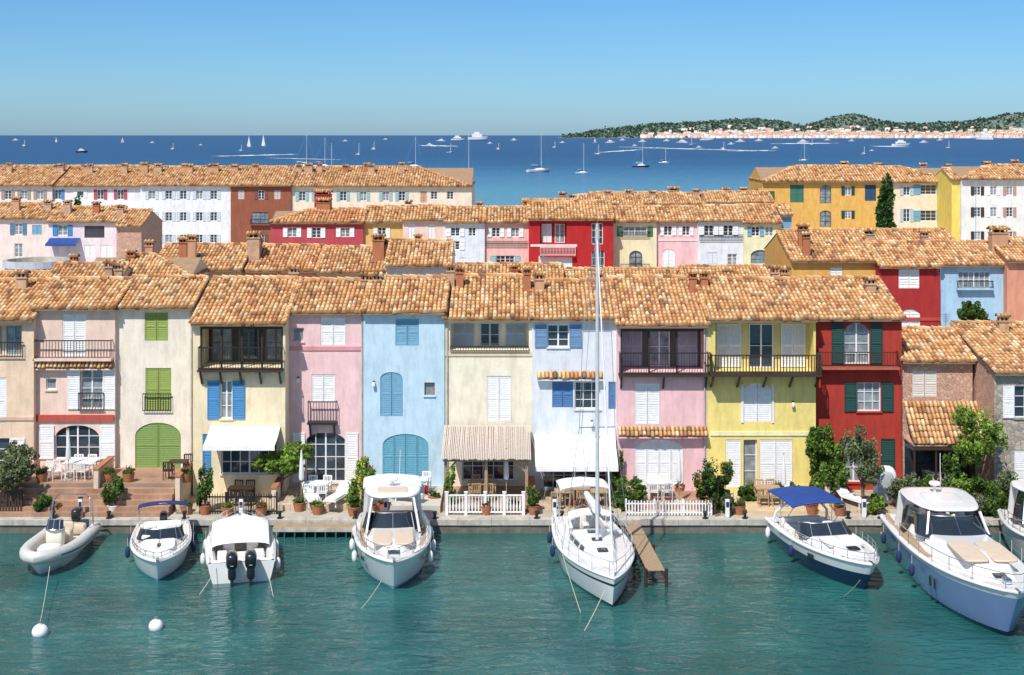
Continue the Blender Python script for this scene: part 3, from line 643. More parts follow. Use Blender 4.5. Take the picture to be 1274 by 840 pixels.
# ================= TERRACE FURNITURE ==============
def fence(name,x0,x1,py,hh,m,gap=.13,w=.05,Y=None,cross=False):
    Y=Y or YW(py,G); a=WX(x0,Y);b=WX(x1,Y); e=emp(name,((a+b)/2,Y,G)); mb=MB(); L=(b-a)/2
    mb.box(-L,L,-.02,.02,.12,.18,m); mb.box(-L,L,-.02,.02,hh-.16,hh-.1,m)
    n=int((b-a)/gap)
    for i in range(n+1):
        x=-L+(2*L-w)*i/n; mb.box(x,x+w,-.045,-.021,.03,hh+(.03 if i%2 else 0),m)
    for i in range(4):
        x=-L+(2*L-.08)*i/3; mb.box(x,x+.08,.022,.1,-.02,hh+.08,m)
    mb.build('pickets',e); return e
fence('iron_fence',248,345,636,.95,M_IRON,.12,.03,Y=66.0)
fence('picket_fence',778,886,643,.7,M_WHITE,.14,.06,Y=65.75)
fence('slatted_fence',-30,28,640,1.1,M_DWOOD,.14,.1,Y=65.8)
def balustrade():
    Y=65.9; a=WX(554,Y);b=WX(653,Y); e=emp('white_balustrade',((a+b)/2,Y,G)); mb=MB(); L=(b-a)/2; hh=.95
    mb.box(-L,L,-.05,.05,hh-.06,hh,M_WHITE); mb.box(-L,L,-.03,.03,.1,.17,M_WHITE)
    for i in range(5):
        x=-L+.07+(2*L-.14)*i/4; mb.box(x-.07,x+.07,-.075,.075,-.02,hh+.1,M_WHITE); mb.box(x-.09,x+.09,-.09,.09,hh+.101,hh+.14,M_WHITE)
        if i<4:
            n=6; st=(2*L-.14)/4
            for k in range(1,n):
                xx=x+st*k/n; mb.tube([(xx,0,.17),(xx,0,.3),(xx,0,.42),(xx,0,.6),(xx,0,.8),(xx,0,hh-.06)],[.03,.05,.055,.028,.03,.045],M_WHITE,8)
    mb.build('rails_and_balusters',e,True)
balustrade()
def chair(x,Y,z,rz,m,name='garden_chair'):
    e=emp(name,(x,Y,z),rz); mb=MB()
    for sx in(-.21,.21):
        mb.beam((sx,-.2,0),(sx,-.2,.62),.035,.035,m); mb.beam((sx,.2,0),(sx,.26,.88),.035,.035,m); mb.box(sx-.03,sx+.03,-.22,.24,.621,.65,m)
    mb.box(-.22,.22,-.21,.22,.42,.455,m)
    for i in range(5): mb.beam((-.17+i*.085,.215,.46),(-.17+i*.085,.255,.86),.04,.015,m)
    mb.beam((-.21,.26,.87),(.21,.26,.87),.03,.06,m); mb.build('frame',e); return e
def table(x,Y,z,w,d,m,name='garden_table',rnd=False):
    e=emp(name,(x,Y,z)); mb=MB()
    if rnd: mb.tube([(0,0,.7),(0,0,.74)],[w/2,w/2],m,20); mb.tube([(0,0,0),(0,0,.03),(0,0,.06),(0,0,.7)],[.25,.22,.04,.04],m,10)
    else:
        mb.box(-w/2,w/2,-d/2,d/2,.71,.75,m)
        for sx in(-1,1):
            for sy in(-1,1): mb.box(sx*(w/2-.07)-.03,sx*(w/2-.07)+.03,sy*(d/2-.07)-.03,sy*(d/2-.07)+.03,0,.709,m)
    mb.build('top_and_legs',e); return e
def dining(px,Y,z,m,w=1.3,rnd=False,n=4,cm=None):
    x=WX(px,Y); table(x,Y,z,w,.8,m,rnd=rnd); cm=cm or m
    for i in range(n):
        sx=(-1 if i%2 else 1)*.32; back=i<n/2
        chair(x+sx,Y+(.62 if back else -.62),z,(0 if back else math.pi)+random.uniform(-.25,.25),cm)
zT=G+1.18
dining(100,68.4,zT,M_WHITE,1.5); chair(WX(70,67.8),67.8,zT,.5,M_WHITE); chair(WX(58,67.7),67.7,zT,-.4,M_WHITE)
dining(222,68.5,zT,M_DWOOD,.9,n=2)
dining(300,67.6,G+.12,M_DWOOD,1.2)
dining(395,67.8,G+.3,M_WHITE,1.1,True); dining(600,67.9,G+.3,M_TEAK,1.4); dining(715,67.5,G+.15,M_TEAK,1.5,n=4)
dining(820,68.2,G+.25,M_WHITE,1.2); dining(700,66.9,G+.15,M_TEAK,.8,n=2); dining(955,67.6,G+.14,M_TEAK,1.2)
dining(1180,68.8,G+.12,M_WHITE,1.2); dining(520,68.4,G+.35,M_WHITE,1.0,n=2); dining(745,66.9,G+.15,M_TEAK,.8,n=2)
chair(WX(905,66.8),66.8,G+.14,2.6,M_CANV,'deck_chair'); chair(WX(1000,67.0),67.0,G+.14,-2.6,M_CANV,'deck_chair')
def lounger(px,Y,z,rz,m=M_CANV):
    e=emp('sun_lounger',(WX(px,Y),Y,z),rz); mb=MB()
    mb.box(-.32,.32,-.95,.45,.28,.33,M_WHITE); mb.beam((0,.45,.32),(0,1.0,.72),.64,.05,M_WHITE)
    mb.rb((0,-.25,.37),(.58,1.35,.09),m,.3); mb.beam((0,.47,.38),(0,.98,.77),.56,.07,m)
    for sx in(-.27,.27):
        for sy in(-.8,.4): mb.box(sx-.025,sx+.025,sy-.025,sy+.025,0,.279,M_WHITE)
    mb.build('frame_and_cushion',e)
lounger(388,66.9,G+.3,.3); lounger(420,66.9,G+.3,-.3); lounger(1060,67.3,G+.14,.5); lounger(1095,66.9,G+.14,-.6); lounger(505,67.1,G+.35,1.2)
e=emp('upturned_dinghy',(WX(1101,67.2),67.2,G+.14)); mb=MB()
mb.rb((0,0,.95),(1.15,.5,1.85),M_GEL,.7,20,12); mb.rb((0,-.2,.95),(.8,.3,1.4),pm('dinghy_inside',(.4,.42,.45),.6),.7,20,12); mb.build('shell',e,True)
for px,Y,z in [(375,67.3,G+.3),(630,67.4,G+.3),(975,67.0,G+.14),(85,67.8,zT),(845,67.3,G+.25)]:
    e=emp('folded_parasol',(WX(px,Y),Y,z)); mb=MB(); mb.tube([(0,0,0),(0,0,.06)],[.25,.25],M_QUAY,12); mb.tube([(0,0,.06),(0,0,2.5)],.025,M_WOOD,6); mb.tube([(0,0,1.0),(0,0,1.15),(0,0,1.8),(0,0,2.42)],[.10,.13,.09,.03],M_CANV,9); mb.build('pole_and_canvas',e,True)
for px in (100,300,480,690,905,1075,1180):
    x=WX(px,65.3); e=emp('service_pedestal',(x,65.32,G+.03)); mb=MB(); mb.rb((0,0,.45),(.2,.16,.9),M_WHITE,.25,12,8); mb.box(-.07,.07,-.09,-.081,.5,.75,M_NAVYC); mb.rb((0,0,.93),(.22,.18,.06),M_IRON,.4,12,6); mb.build('body',e,True)
def pergola():
    Y0=66.9; x0=WX(553,67.5);x1=WX(657,67.5); e=emp('pergola',((x0+x1)/2,Y0,G)); w=(x1-x0)/2; mb=MB()
    zf=WZ(573,Y0)-G; zb=WZ(531,69.8)-G
    for x in(-w+.08,0,w-.08): mb.box(x-.07,x+.07,0,.14,0,zf-.05,M_WOOD)
    for x in(-w+.08,w-.08): mb.beam((x+(.5 if x<0 else -.5),.07,zf-.05),(x,.07,zf-.6),.08,.08,M_WOOD)
    mb.box(-w-.05,w+.05,-.03,.15,zf-.049,zf+.1,M_WOOD)
    n=52; mt=pm('reed_thatch',(.60,.51,.44),.95,nz=(20,.35))
    for i in range(n):
        x=-w-.1+(2*w+.2)*i/(n-1); j=random.uniform(-.07,.07)
        mb.beam((x,-.3+j,zf+.12+j*.3),(x+j*.4,2.95,zb+.05+j*.2),.06,.03,mt)
    mb.poly([(-w,-.2,zf+.09),(w,-.2,zf+.09),(w,2.95,zb),(-w,2.95,zb)],M_WOOD)
    mb.build('frame_and_reed_roof',e)
pergola()
for px,yt,yb,Y in [(560,305,345,80),(1214,225,300,120),(676,318,350,78),(1170,330,352,90)]:
    e=emp('antenna_pole',(WX(px,Y),Y,WZ(yb,Y))); mb=MB(); h=(yb-yt)*Y/F; mb.tube([(0,0,-.4),(0,0,h)],.02,M_STEEL,5)
    for i in range(5): mb.beam((-.3+.03*i,0,h-.1-.12*i),(.3-.03*i,0,h-.1-.12*i),.012,.012,M_STEEL)
    mb.build('mast',e)
# ================= BOATS ==========================
def sm(a,b,x):
    t=max(0,min(1,(x-a)/(b-a))); return t*t*(3-2*t)
class Hull:
    def __init__(s,L,B,fs,fb,ws=.88,tm=.38,p=2.3,q=.75,rake=.10,sh=1.7):
        s.L=L;s.B=B;s.fs=fs;s.fb=fb;s.ws=ws;s.tm=tm;s.p=p;s.q=q;s.rake=rake*L;s.sh=sh
    def w(s,t):
        if t<s.tm: return s.B/2*(s.ws+(1-s.ws)*math.sin(t/s.tm*math.pi/2))
        u=(t-s.tm)/(1-s.tm); return s.B/2*max(0.,(1-u**s.p))**s.q
    def f(s,t): return s.fs+(s.fb-s.fs)*t**s.sh
    def x(s,t): return -s.L/2+s.L*t
    def pt(s,t,side,dz=0.,ins=0.): return (s.x(t)-ins*(t>.9),side*max(0,s.w(t)-ins),s.f(t)+dz)
def ts(n): return [1-(1-i/n)**1.5 for i in range(n+1)]
def hullmesh(mb,h,bands):
    T=ts(36); fr=[-.3,0]+[b[0] for b in bands]
    for side in(-1,1):
        P=[]
        for t in T:
            u=max(0,(t-h.tm)/(1-h.tm)); row=[(h.x(t)-h.rake*1.3*u**3-.0,0,-.35)]
            for f in fr[1:]:
                a=.84-.42*u*u; y=h.w(t)*(a+(1-a)*f**.8) if f>0 else h.w(t)*a
                row.append((h.x(t)-h.rake*(1-f)*u**3,side*y,h.f(t)*f))
            P.append(row)
        mb.grid(P,None,lambda i,j:bands[max(0,j-1)][1])
        mb.poly([P[0][0]]+P[0][1:]+[(h.x(0),0,h.f(0))],bands[-1][1])
def deckmesh(mb,h,hf,mf,nt=80,ns=32):
    T=ts(nt); S=[-1+2*j/ns for j in range(ns+1)]
    P=[[(h.x(t),s*h.w(t),h.f(t)+(0 if abs(s)>.999 else hf(t,s))) for s in S] for t in T]
    mb.grid(P,None,lambda i,j:mf((T[i]+T[i+1])/2,(S[j]+S[j+1])/2))
def sheer(mb,h,m,r=.035,dz=0.,t1=1.):
    for side in(-1,1): mb.tube([h.pt(t1*i/30,side,dz) for i in range(31)],r,m,6)
def prail(mb,h,t0,hh,m=M_STEEL,mid=True,n=7,r=.016):
    ins=.07
    for zz in ([hh,hh*.5] if mid else [hh]):
        L_=[h.pt(t0+(.985-t0)*i/20,-1,zz,ins) for i in range(21)]+[h.pt(t0+(.985-t0)*i/20,1,zz,ins) for i in range(20,-1,-1)]
        mb.tube(L_,r if zz==hh else r*.6,m,5)
    for side in(-1,1):
        for i in range(n):
            t=t0+(.97-t0)*i/(n-1); a=h.pt(t,side,0,ins); mb.tube([a,(a[0],a[1],a[2]+hh)],r*.9,m,5)
def bimini(mb,x0,x1,w,z,m,base=.9,fr=M_STEEL,crown=.16):
    P=[]
    for i in range(9):
        u=i/8; P.append([(x0+(x1-x0)*u,w/2*math.sin((j/10-.5)*math.pi*.95)/math.sin(.5*math.pi*.95),z+crown*math.cos((j/10-.5)*math.pi)-.08*(2*u-1)**2) for j in range(11)])
    mb.grid(P,m)
    Q=[[ (p[0],p[1],p[2]-.03) for p in r] for r in P]; mb.grid(Q,m)
    xm=(x0+x1)/2
    for x in(x0+.05,(x0+x1)/2,x1-.05):
        for s_ in(-1,1): mb.tube([(xm,s_*w/2*.96,base),(x,s_*w/2*.97,z-.08)],.015,fr,5)
        mb.tube([(x,-w/2*.97,z-.08)]+[(x,w/2*.97*q,z+crown*math.cos(q*math.pi/2)-.05) for q in(-.6,0,.6)]+[(x,w/2*.97,z-.08)],.015,fr,5)
def screen(mb,x,w,z,hh,m=M_BGLASS,fr=M_STEEL,rake=.5,wrap=.9,n=12):
    lo=[];up=[]
    for i in range(n+1):
        a=(i/n-.5)*math.pi*.98; 
        sx=math.cos(a)**.7; y=math.sin(a)
        lo.append((x-wrap+wrap*sx,y*w/2,z)); up.append((x-wrap-rake+(wrap)*sx*.9,y*w/2*.86,z+hh*(.8+.2*sx)))
    mb.grid([lo,up],m); mb.tube(up,.022,fr,5); mb.tube(lo,.02,fr,5)
    for i in (3,6,9): mb.tube([lo[i],up[i]],.018,fr,5)
def fender(mb,p,m=None,l=.5,r=.11):
    m=m or M_WHITE; x,y,z=p
    mb.tube([(x,y,z+l/2+.35),(x,y,z+l/2)],.012,M_ROPE,4); mb.tube([(x,y,z+l/2),(x,y,z+l/2-.06),(x,y,z+l/2-.14),(x,y,z-l/2+.14),(x,y,z-l/2+.05),(x,y,z-l/2)],[.03,r*.7,r,r,r*.7,.03],m,9)
def outboard(mb,x,y,z,m=M_BLK,s=1.):
    def tp(p):
        k=1+.25*p.z/(.5*s); return Vector((p.x*k,p.y,p.z))
    mb.rb((x-.28*s,y,z+.55*s),(.75*s,.44*s,.62*s),m,.6,18,12,fn=tp)
    mb.rb((x-.22*s,y,z+.1*s),(.42*s,.3*s,.55*s),m,.5); mb.rb((x-.2*s,y,z-.35*s),(.3*s,.12*s,.7*s),m,.5)
    mb.box(x-.12*s,x+.06,y-.13*s,y+.13*s,z-.05,z+.3*s,M_STEEL)
    mb.beam((x-.62*s,y-.05,z+.55*s),(x-.62*s,y+.05,z+.55*s),.02,.25*s,M_WHITE)
def place(name,bow,stern,extra=0.):
    a=GP(bow[0],bow[1],0.); b=GP(stern[0],stern[1],0.); v=Vector((a[0]-b[0],a[1]-b[1])); L=v.length
    return emp(name,((a[0]+b[0])/2,(a[1]+b[1])/2,0),math.atan2(v.y,v.x)),L
def motorboat(name,bow,stern,B,fs,fb,hm,o):
    E,L=place(name,bow,stern); L+=o.get('addL',.6)
    h=Hull(L,B,fs,fb,**o.get('hull',{}))
    hb=MB(); hullmesh(hb,h,[(.1,o.get('boot',M_NAVYC)),(.3,hm),(.6,hm),(.86,o.get('hm2',hm)),(1.,o.get('top',M_GEL))]); hb.build('hull',E,True,50)
    c0,c1=o['cock']; cd=o.get('cd',.5); k0,k1,kh=o['cabin']; kw=o.get('kw',.68)
    def hf(t,s):
        a=abs(s); z=.03*(1-a*a)
        z-=cd*sm(c0,c0+.015,t)*(1-sm(c1-.015,c1,t))*(1-sm(.72,.76,a))
        taper=kw*(1-.35*sm(k0,k1,t))
        z+=kh*sm(k0-.02,k0+.03,t)*(1-sm(k1-.22,k1,t))*(1-sm(taper-.14,taper+.06,a))
        z+=.05*sm(.9,.94,a)*(1-sm(.94,.99,a))
        return z
    fl=o.get('floor',M_GELC)
    def mf(t,s):
        a=abs(s)
        if c0+.01<t<c1-.01 and a<.72: return fl
        if 'tk' in o and t<c1+.3 and .76<a<.9: return fl
        return M_GEL
    d=MB(); deckmesh(d,h,hf,mf); d.build('deck',E,True,30)
    tr=MB(); sheer(tr,h,o.get('rub',M_RUB),.035,-.03); 
    if o.get('rail',True): prail(tr,h,o.get('rt',.5),o.get('rh',.42))
    fin=MB()
    X=h.x; zc=h.f((c0+c1)/2)-cd
    cu=o.get('cush',M_WCUSH); wi=h.w(c0+.05)*.7
    fin.rb((X(c0)+.32,0,zc+.25),(.55,2*wi,.5),cu,.22); fin.rb((X(c0)+.1,0,zc+.55),(.18,2*wi,.35),cu,.3)
    fin.rb((X(c0)+.95,wi-.22,zc+.25),(.9,.42,.45),cu,.22)
    if o.get('bothsides'): fin.rb((X(c0)+.95,-wi+.22,zc+.25),(.9,.42,.45),cu,.22)
    for s_ in(-1,1):
        fin.rb((X(c1)-.95,s_*wi*.5,zc+.42),(.5,.5,.16),cu,.4); fin.rb((X(c1)-1.2,s_*wi*.5,zc+.72),(.14,.5,.55),cu,.4); fin.tube([(X(c1)-.95,s_*wi*.5,zc),(X(c1)-.95,s_*wi*.5,zc+.4)],.08,M_STEEL,8)
    fin.rb((X(c1)-.2,-wi*.5,zc+.62),(.45,wi*.9,.5),M_GELC,.35)
    zw=zc+.85; xw=X(c1)-.5
    fin.tube([(xw-.06*math.cos(a*.5236),-wi*.5+.19*math.sin(a*.5236),zw+.17*math.cos(a*.5236)) for a in range(13)],.018,M_BLK,5)
    if o.get('sunpad'):
        p0,p1=o['sunpad']; n=o.get('npad',2)
        for k in range(n):
            yy=(k-(n-1)/2)*h.w((p0+p1)/2)*.62
            x0=X(p0);x1=X(p1); zz=h.f((p0+p1)/2)+o.get('padz',kh)
            fin.rb(((x0+x1)/2,yy,zz+.03),(x1-x0,h.w((p0+p1)/2)*.58,.12),cu if not o.get('padm') else o['padm'],.3)
    xh=o.get('hatch')
    if xh: fin.rb((X(xh),0,h.f(xh)+hf(xh,0)+.015),(.5,.5,.06),M_BGLASS,.3)
    if o.get('ports'):
        for t in o['ports']:
            for s_ in(-1,1):
                z=h.f(t)*.62
                fin.poly([(X(t),s_*(h.w(t)*.985+.01),z),(X(t+.055),s_*(h.w(t+.055)*.972+.01),z+.02),(X(t+.055),s_*(h.w(t+.055)*.985+.012),z+.2),(X(t),s_*(h.w(t)*.998+.012),z+.18)],M_BGLASS)
    if o.get('screen'):
        t,hh=o['screen']; screen(fin,X(t)+.45,h.w(t)*1.62,h.f(t)+o.get('scz',kh*.8),hh,m=o.get('sg',M_BGLASS),rake=o.get('rk',.45),wrap=o.get('wrap',.9))
    if o.get('hardtop'):
        t0,t1,z=o['hardtop']; x0=X(t0);x1=X(t1); w=h.w(.3)*1.5
        fin.rb(((x0+x1)/2,0,z),(x1-x0,w,.16),M_GEL,.4,24,9,fn=lambda p:Vector((p.x,p.y*(1-.22*sm(0,1,p.x/((x1-x0)/2))),p.z)))
        if o.get('sunroof',True): fin.rb(((x0+x1)/2+.1,0,z+.09),((x1-x0)*.42,w*.55,.03),o.get('roofm',M_CUSH),.3)
        for s_ in(-1,1):
            fin.beam((x0+.3,s_*w*.46,h.f(.2)),(x0+.55,s_*w*.42,z-.04),.12,.4,M_GEL)
            fin.beam((x1-.1,s_*w*.36,z-.04),(x1+.55,s_*w*.46,h.f(.5)+.25),.08,.08,M_GEL)
            fin.poly([(x0+.8,s_*w*.485,h.f(.3)+.05),(x1+.5,s_*w*.47,h.f(.5)+.2),(x1-.12,s_*w*.37,z-.08),(x0+.85,s_*w*.43,z-.08)],M_BGLASS)
    if o.get('arch'):
        t,z=o['arch']; w=h.w(t)*1.85
        fin.tube([(X(t)-.1,-w/2,h.f(t)),(X(t)+.1,-w/2*.95,z*.8),(X(t)+.25,-w*.32,z),(X(t)+.25,w*.32,z),(X(t)+.1,w/2*.95,z*.8),(X(t)-.1,w/2,h.f(t))],.06,M_GEL,8)
    if o.get('radar'):
        t,z=o['radar']; fin.rb((X(t),0,z),(.5,.5,.2),M_GEL,.8); fin.tube([(X(t),0,z-.35),(X(t),0,z)],.06,M_GEL,6); fin.tube([(X(t)-.2,.3,z-.2),(X(t)-.4,.35,z+1.2)],.012,M_WHITE,4)
    if o.get('bim'):
        t0,t1,w,z,m=o['bim']; bimini(fin,X(t0),X(t1),w,z,m,h.f(.2))
    for t,s_,m in o.get('fend',[]): fender(fin,(X(t),s_*(h.w(t)+.12),h.f(t)*.55),m)
    for y in o.get('ob',[]): outboard(fin,X(0)-.12,y,.45,s=o.get('obs',1.))
    if o.get('swim'):
        fin.rb((X(0)-.35,0,.35),(.8,B*.8,.1),M_TEAK,.25)
    if o.get('flag'):
        xf=X(0)-.05; yf=h.w(0)*.8; zf=h.f(0); fin.tube([(xf,yf,zf),(xf-.25,yf,zf+1.3)],.015,M_WHITE,5)
        for k,mm in enumerate((M_NAVYC,M_WHITE,pm('red_cloth',(.5,.02,.02),.8))):
            fin.grid([[(xf-.26-.02*j,yf+.17*(k+i),zf+1.25-.14*j-.05*(k+i)+.02*math.sin(k+i+j)) for i in (0,1)] for j in range(4)],mm)
    fin.box(X(1)-.35,X(1)+.06,-.05,.05,fb+.0,fb+.06,M_STEEL)
    for s_ in(-1,1):
        for t in(.08,.85): 
            p=h.pt(t,s_,.05,.12); fin.beam((p[0]-.12,p[1],p[2]+.02),(p[0]+.12,p[1],p[2]+.02),.03,.03,M_STEEL)
    if 'fn' in o: o['fn'](fin,h,hf)
    fin.build('fittings',E,True,40); tr.build('rails',E,True)
    return E,h
BL_H=pm('blue_gelcoat',c(165,195,225),.2,nz=(1,.05),coat=.5)
NAVY=pm('navy_gelcoat',(.008,.022,.075),.15,nz=(1,.1),coat=.6)
LAV=pm('lavender_blue_gelcoat',c(140,165,210),.18,nz=(1,.05),coat=.6)
motorboat('motorboat',(196,726),(203,672),2.55,.75,1.0,M_GEL,dict(cock=(.1,.52),cabin=(.52,.93,.16),hm2=M_GEL,boot=BL_H,screen=(.5,.38),bim=(.0,.07,2.2,1.6,M_NAVYC),fend=[(.2,-1,M_NAVYC),(.5,-1,M_NAVYC),(.2,1,M_NAVYC),(.45,1,M_NAVYC)],hatch=.72,rt=.55,rh=.3,sunpad=(.58,.78),padm=M_WCUSH,ob=[0],obs=.8))
def b3(fin,h,hf):
    X=h.x
    P=[]
    for i in range(11):
        u=i/10; z=h.f(.4)+.95*math.sin(min(1,u*1.9+.2)*math.pi/2)*(1-.55*max(0,u-.5)*2)
        P.append([(X(.25)+(X(.78)-X(.25))*u,(h.w(.4)*.86)*math.sin((j/10-.5)*math.pi),z*(.80+.20*math.cos((j/10-.5)*math.pi))-(.45 if j in(0,10) else 0)+.015*math.sin(i*2+j)) for j in range(11)])
    fin.grid(P,M_CANV)
motorboat('motorboat',(298,672),(300,722),2.9,.85,1.1,M_GEL,dict(cock=(.07,.5),cabin=(.5,.95,.25),boot=BL_H,hm2=BL_H,ob=[-.38,.38],obs=1.12,fend=[(.12,-1,None),(.5,-1,None),(.3,1,None),(.6,1,None)],bothsides=True,fn=b3,rt=.55,addL=.6,hull=dict(ws=.94)))
motorboat('cabin_cruiser',(490,736),(488,670),3.3,1.05,1.35,M_GEL,dict(cock=(.06,.4),cabin=(.4,.92,.34),hm2=M_GEL,boot=BL_H,screen=(.46,.62),rk=.55,sg=M_BGLASS,hardtop=(.2,.46,2.75),bim=(-.02,.2,2.6,2.7,M_CANV),sunpad=(.56,.8),npad=2,padm=M_CUSH,padz=.3,hatch=.86,ports=(.55,.63,.71),fend=[(.15,-1,None),(.4,-1,None),(.62,-1,None),(.2,1,None),(.45,1,None),(.66,1,None)],rt=.4,rh=.5,radar=(.25,3.1),addL=1.0,swim=True,tk=1,floor=M_TEAK,cush=M_CUSH,flag=1))
motorboat('motorboat',(1080,737),(990,672),2.95,.95,1.25,NAVY,dict(cock=(.1,.48),cabin=(.48,.94,.22),hm2=M_GEL,boot=NAVY,screen=(.48,.5),bim=(.02,.38,2.5,2.3,M_BLUEC),hatch=.78,sunpad=(.56,.72),padm=M_WCUSH,fend=[(.1,-1,None),(.45,-1,M_NAVYC),(.3,1,M_NAVYC)],rt=.45,rh=.4,addL=.9,arch=(.12,1.9),bothsides=True,ports=(.6,)))
def b7(fin,h,hf):
    X=h.x
    for t in (.62,.655):
        for s_ in(-1,1):
            fin.rb((X(t),s_*(h.w(t)*.955+.01),h.f(t)*.55),(.16,.06,.42),M_BGLASS,.5)
    fin.rb((X(.9),0,h.f(.9)+.15),(.5,.3,.2),M_STEEL,.5)
motorboat('motor_yacht',(1262,801),(1146,682),3.9,1.35,2.0,LAV,dict(cock=(.05,.26),cabin=(.26,.9,.6),kw=.78,hm2=LAV,boot=NAVY,screen=(.47,.7),rk=1.0,wrap=1.5,sg=M_BGLASS,hardtop=(.12,.42,2.95),roofm=M_GEL,sunpad=(.58,.78),padm=M_CUSH,padz=.55,hatch=.84,fend=[(.12,-1,M_NAVYC),(.35,-1,M_NAVYC),(.5,-1,M_NAVYC)],rt=.3,rh=.6,radar=(.2,3.4),addL=1.0,fn=b7,tk=1,floor=M_TEAK,swim=True,hull=dict(tm=.42,p=2.5)))
motorboat('motor_yacht',(1325,720),(1290,676),3.4,1.2,1.6,M_GEL,dict(cock=(.05,.4),cabin=(.4,.9,.4),screen=(.46,.6),hardtop=(.15,.45,2.8),roofm=M_GEL,rt=.3,rh=.6,addL=2.,sunpad=(.55,.75),boot=NAVY))
def rib():
    E,L=place('inflatable_boat',(46,718),(92,672)); L+=.8; B=2.5; r=.27
    m=MB(); pts=[];n=26
    h=Hull(L-.4,B-2*r,.5,.85,ws=.95,tm=.45,p=2.4,q=.6)
    pts=[(h.x(0)-.3,-h.w(0)-0.02,.45)]+[(h.x(t),-h.w(t),h.f(t)) for t in [i/n for i in range(n)]]+[(h.x(1)+.05,0,h.f(1))]+[(h.x(t),h.w(t),h.f(t)) for t in [1-(i+1)/n for i in range(n)]]+[(h.x(0)-.3,h.w(0)+.02,.45)]
    rs=[.06]+[r]*(len(pts)-2)+[.06]; m.tube(pts,rs,M_RUB,14); 
    m.tube([(p[0],p[1]-.27,p[2]) for p in pts[3:-3] if p[1]<-.5],.035,M_BLK,6)
    m.tube([(p[0],p[1]+.27,p[2]) for p in pts[3:-3] if p[1]>.5],.035,M_BLK,6); m.build('tubes',E,True,60)
    m=MB(); hullmesh(m,Hull(L-.5,B-2*r,.45,.75,ws=.95,tm=.45,p=2.4,q=.6),[(.5,M_GEL),(1.,M_GEL)]); 
    deckmesh(m,Hull(L-.5,B-2*r,.45,.7,ws=.95,tm=.45,p=2.4,q=.6),lambda t,s:-.05,lambda t,s:M_GELC,20,8); m.build('hull',E,True)
    f=MB(); f.rb((.1,0,.95),(.6,.75,.95),M_GELC,.4); screen(f,.5,.75,1.35,.4,rake=.2,wrap=.3)
    f.rb((-.75,0,.75),(.6,.95,.6),M_CUSH,.3); f.rb((-1.05,0,1.1),(.15,.95,.4),M_CUSH,.4); f.rb((1.0,0,.68),(.9,.9,.3),M_WCUSH,.4); f.rb((-L/2+1.0,0,.7),(.5,1.4,.45),M_CUSH,.3)
    f.tube([(.1-.3+.0,.17*math.sin(a*.5236),1.3+.17*math.cos(a*.5236)) for a in range(13)],.016,M_BLK,5)
    xr=-L/2+.7
    f.tube([(xr,-.95,.7),(xr-.05,-.9,1.8),(xr-.05,-.6,2.15),(xr-.05,.6,2.15),(xr-.05,.9,1.8),(xr,.95,.7)],.03,M_STEEL,6); f.tube([(xr+.6,-.95,.7),(xr-.05,-.8,2.0)],.02,M_STEEL,5); f.tube([(xr+.6,.95,.7),(xr-.05,.8,2.0)],.02,M_STEEL,5)
    outboard(f,-L/2+.2,0,.5,s=1.); f.build('console_and_fittings',E,True,40)
rib()
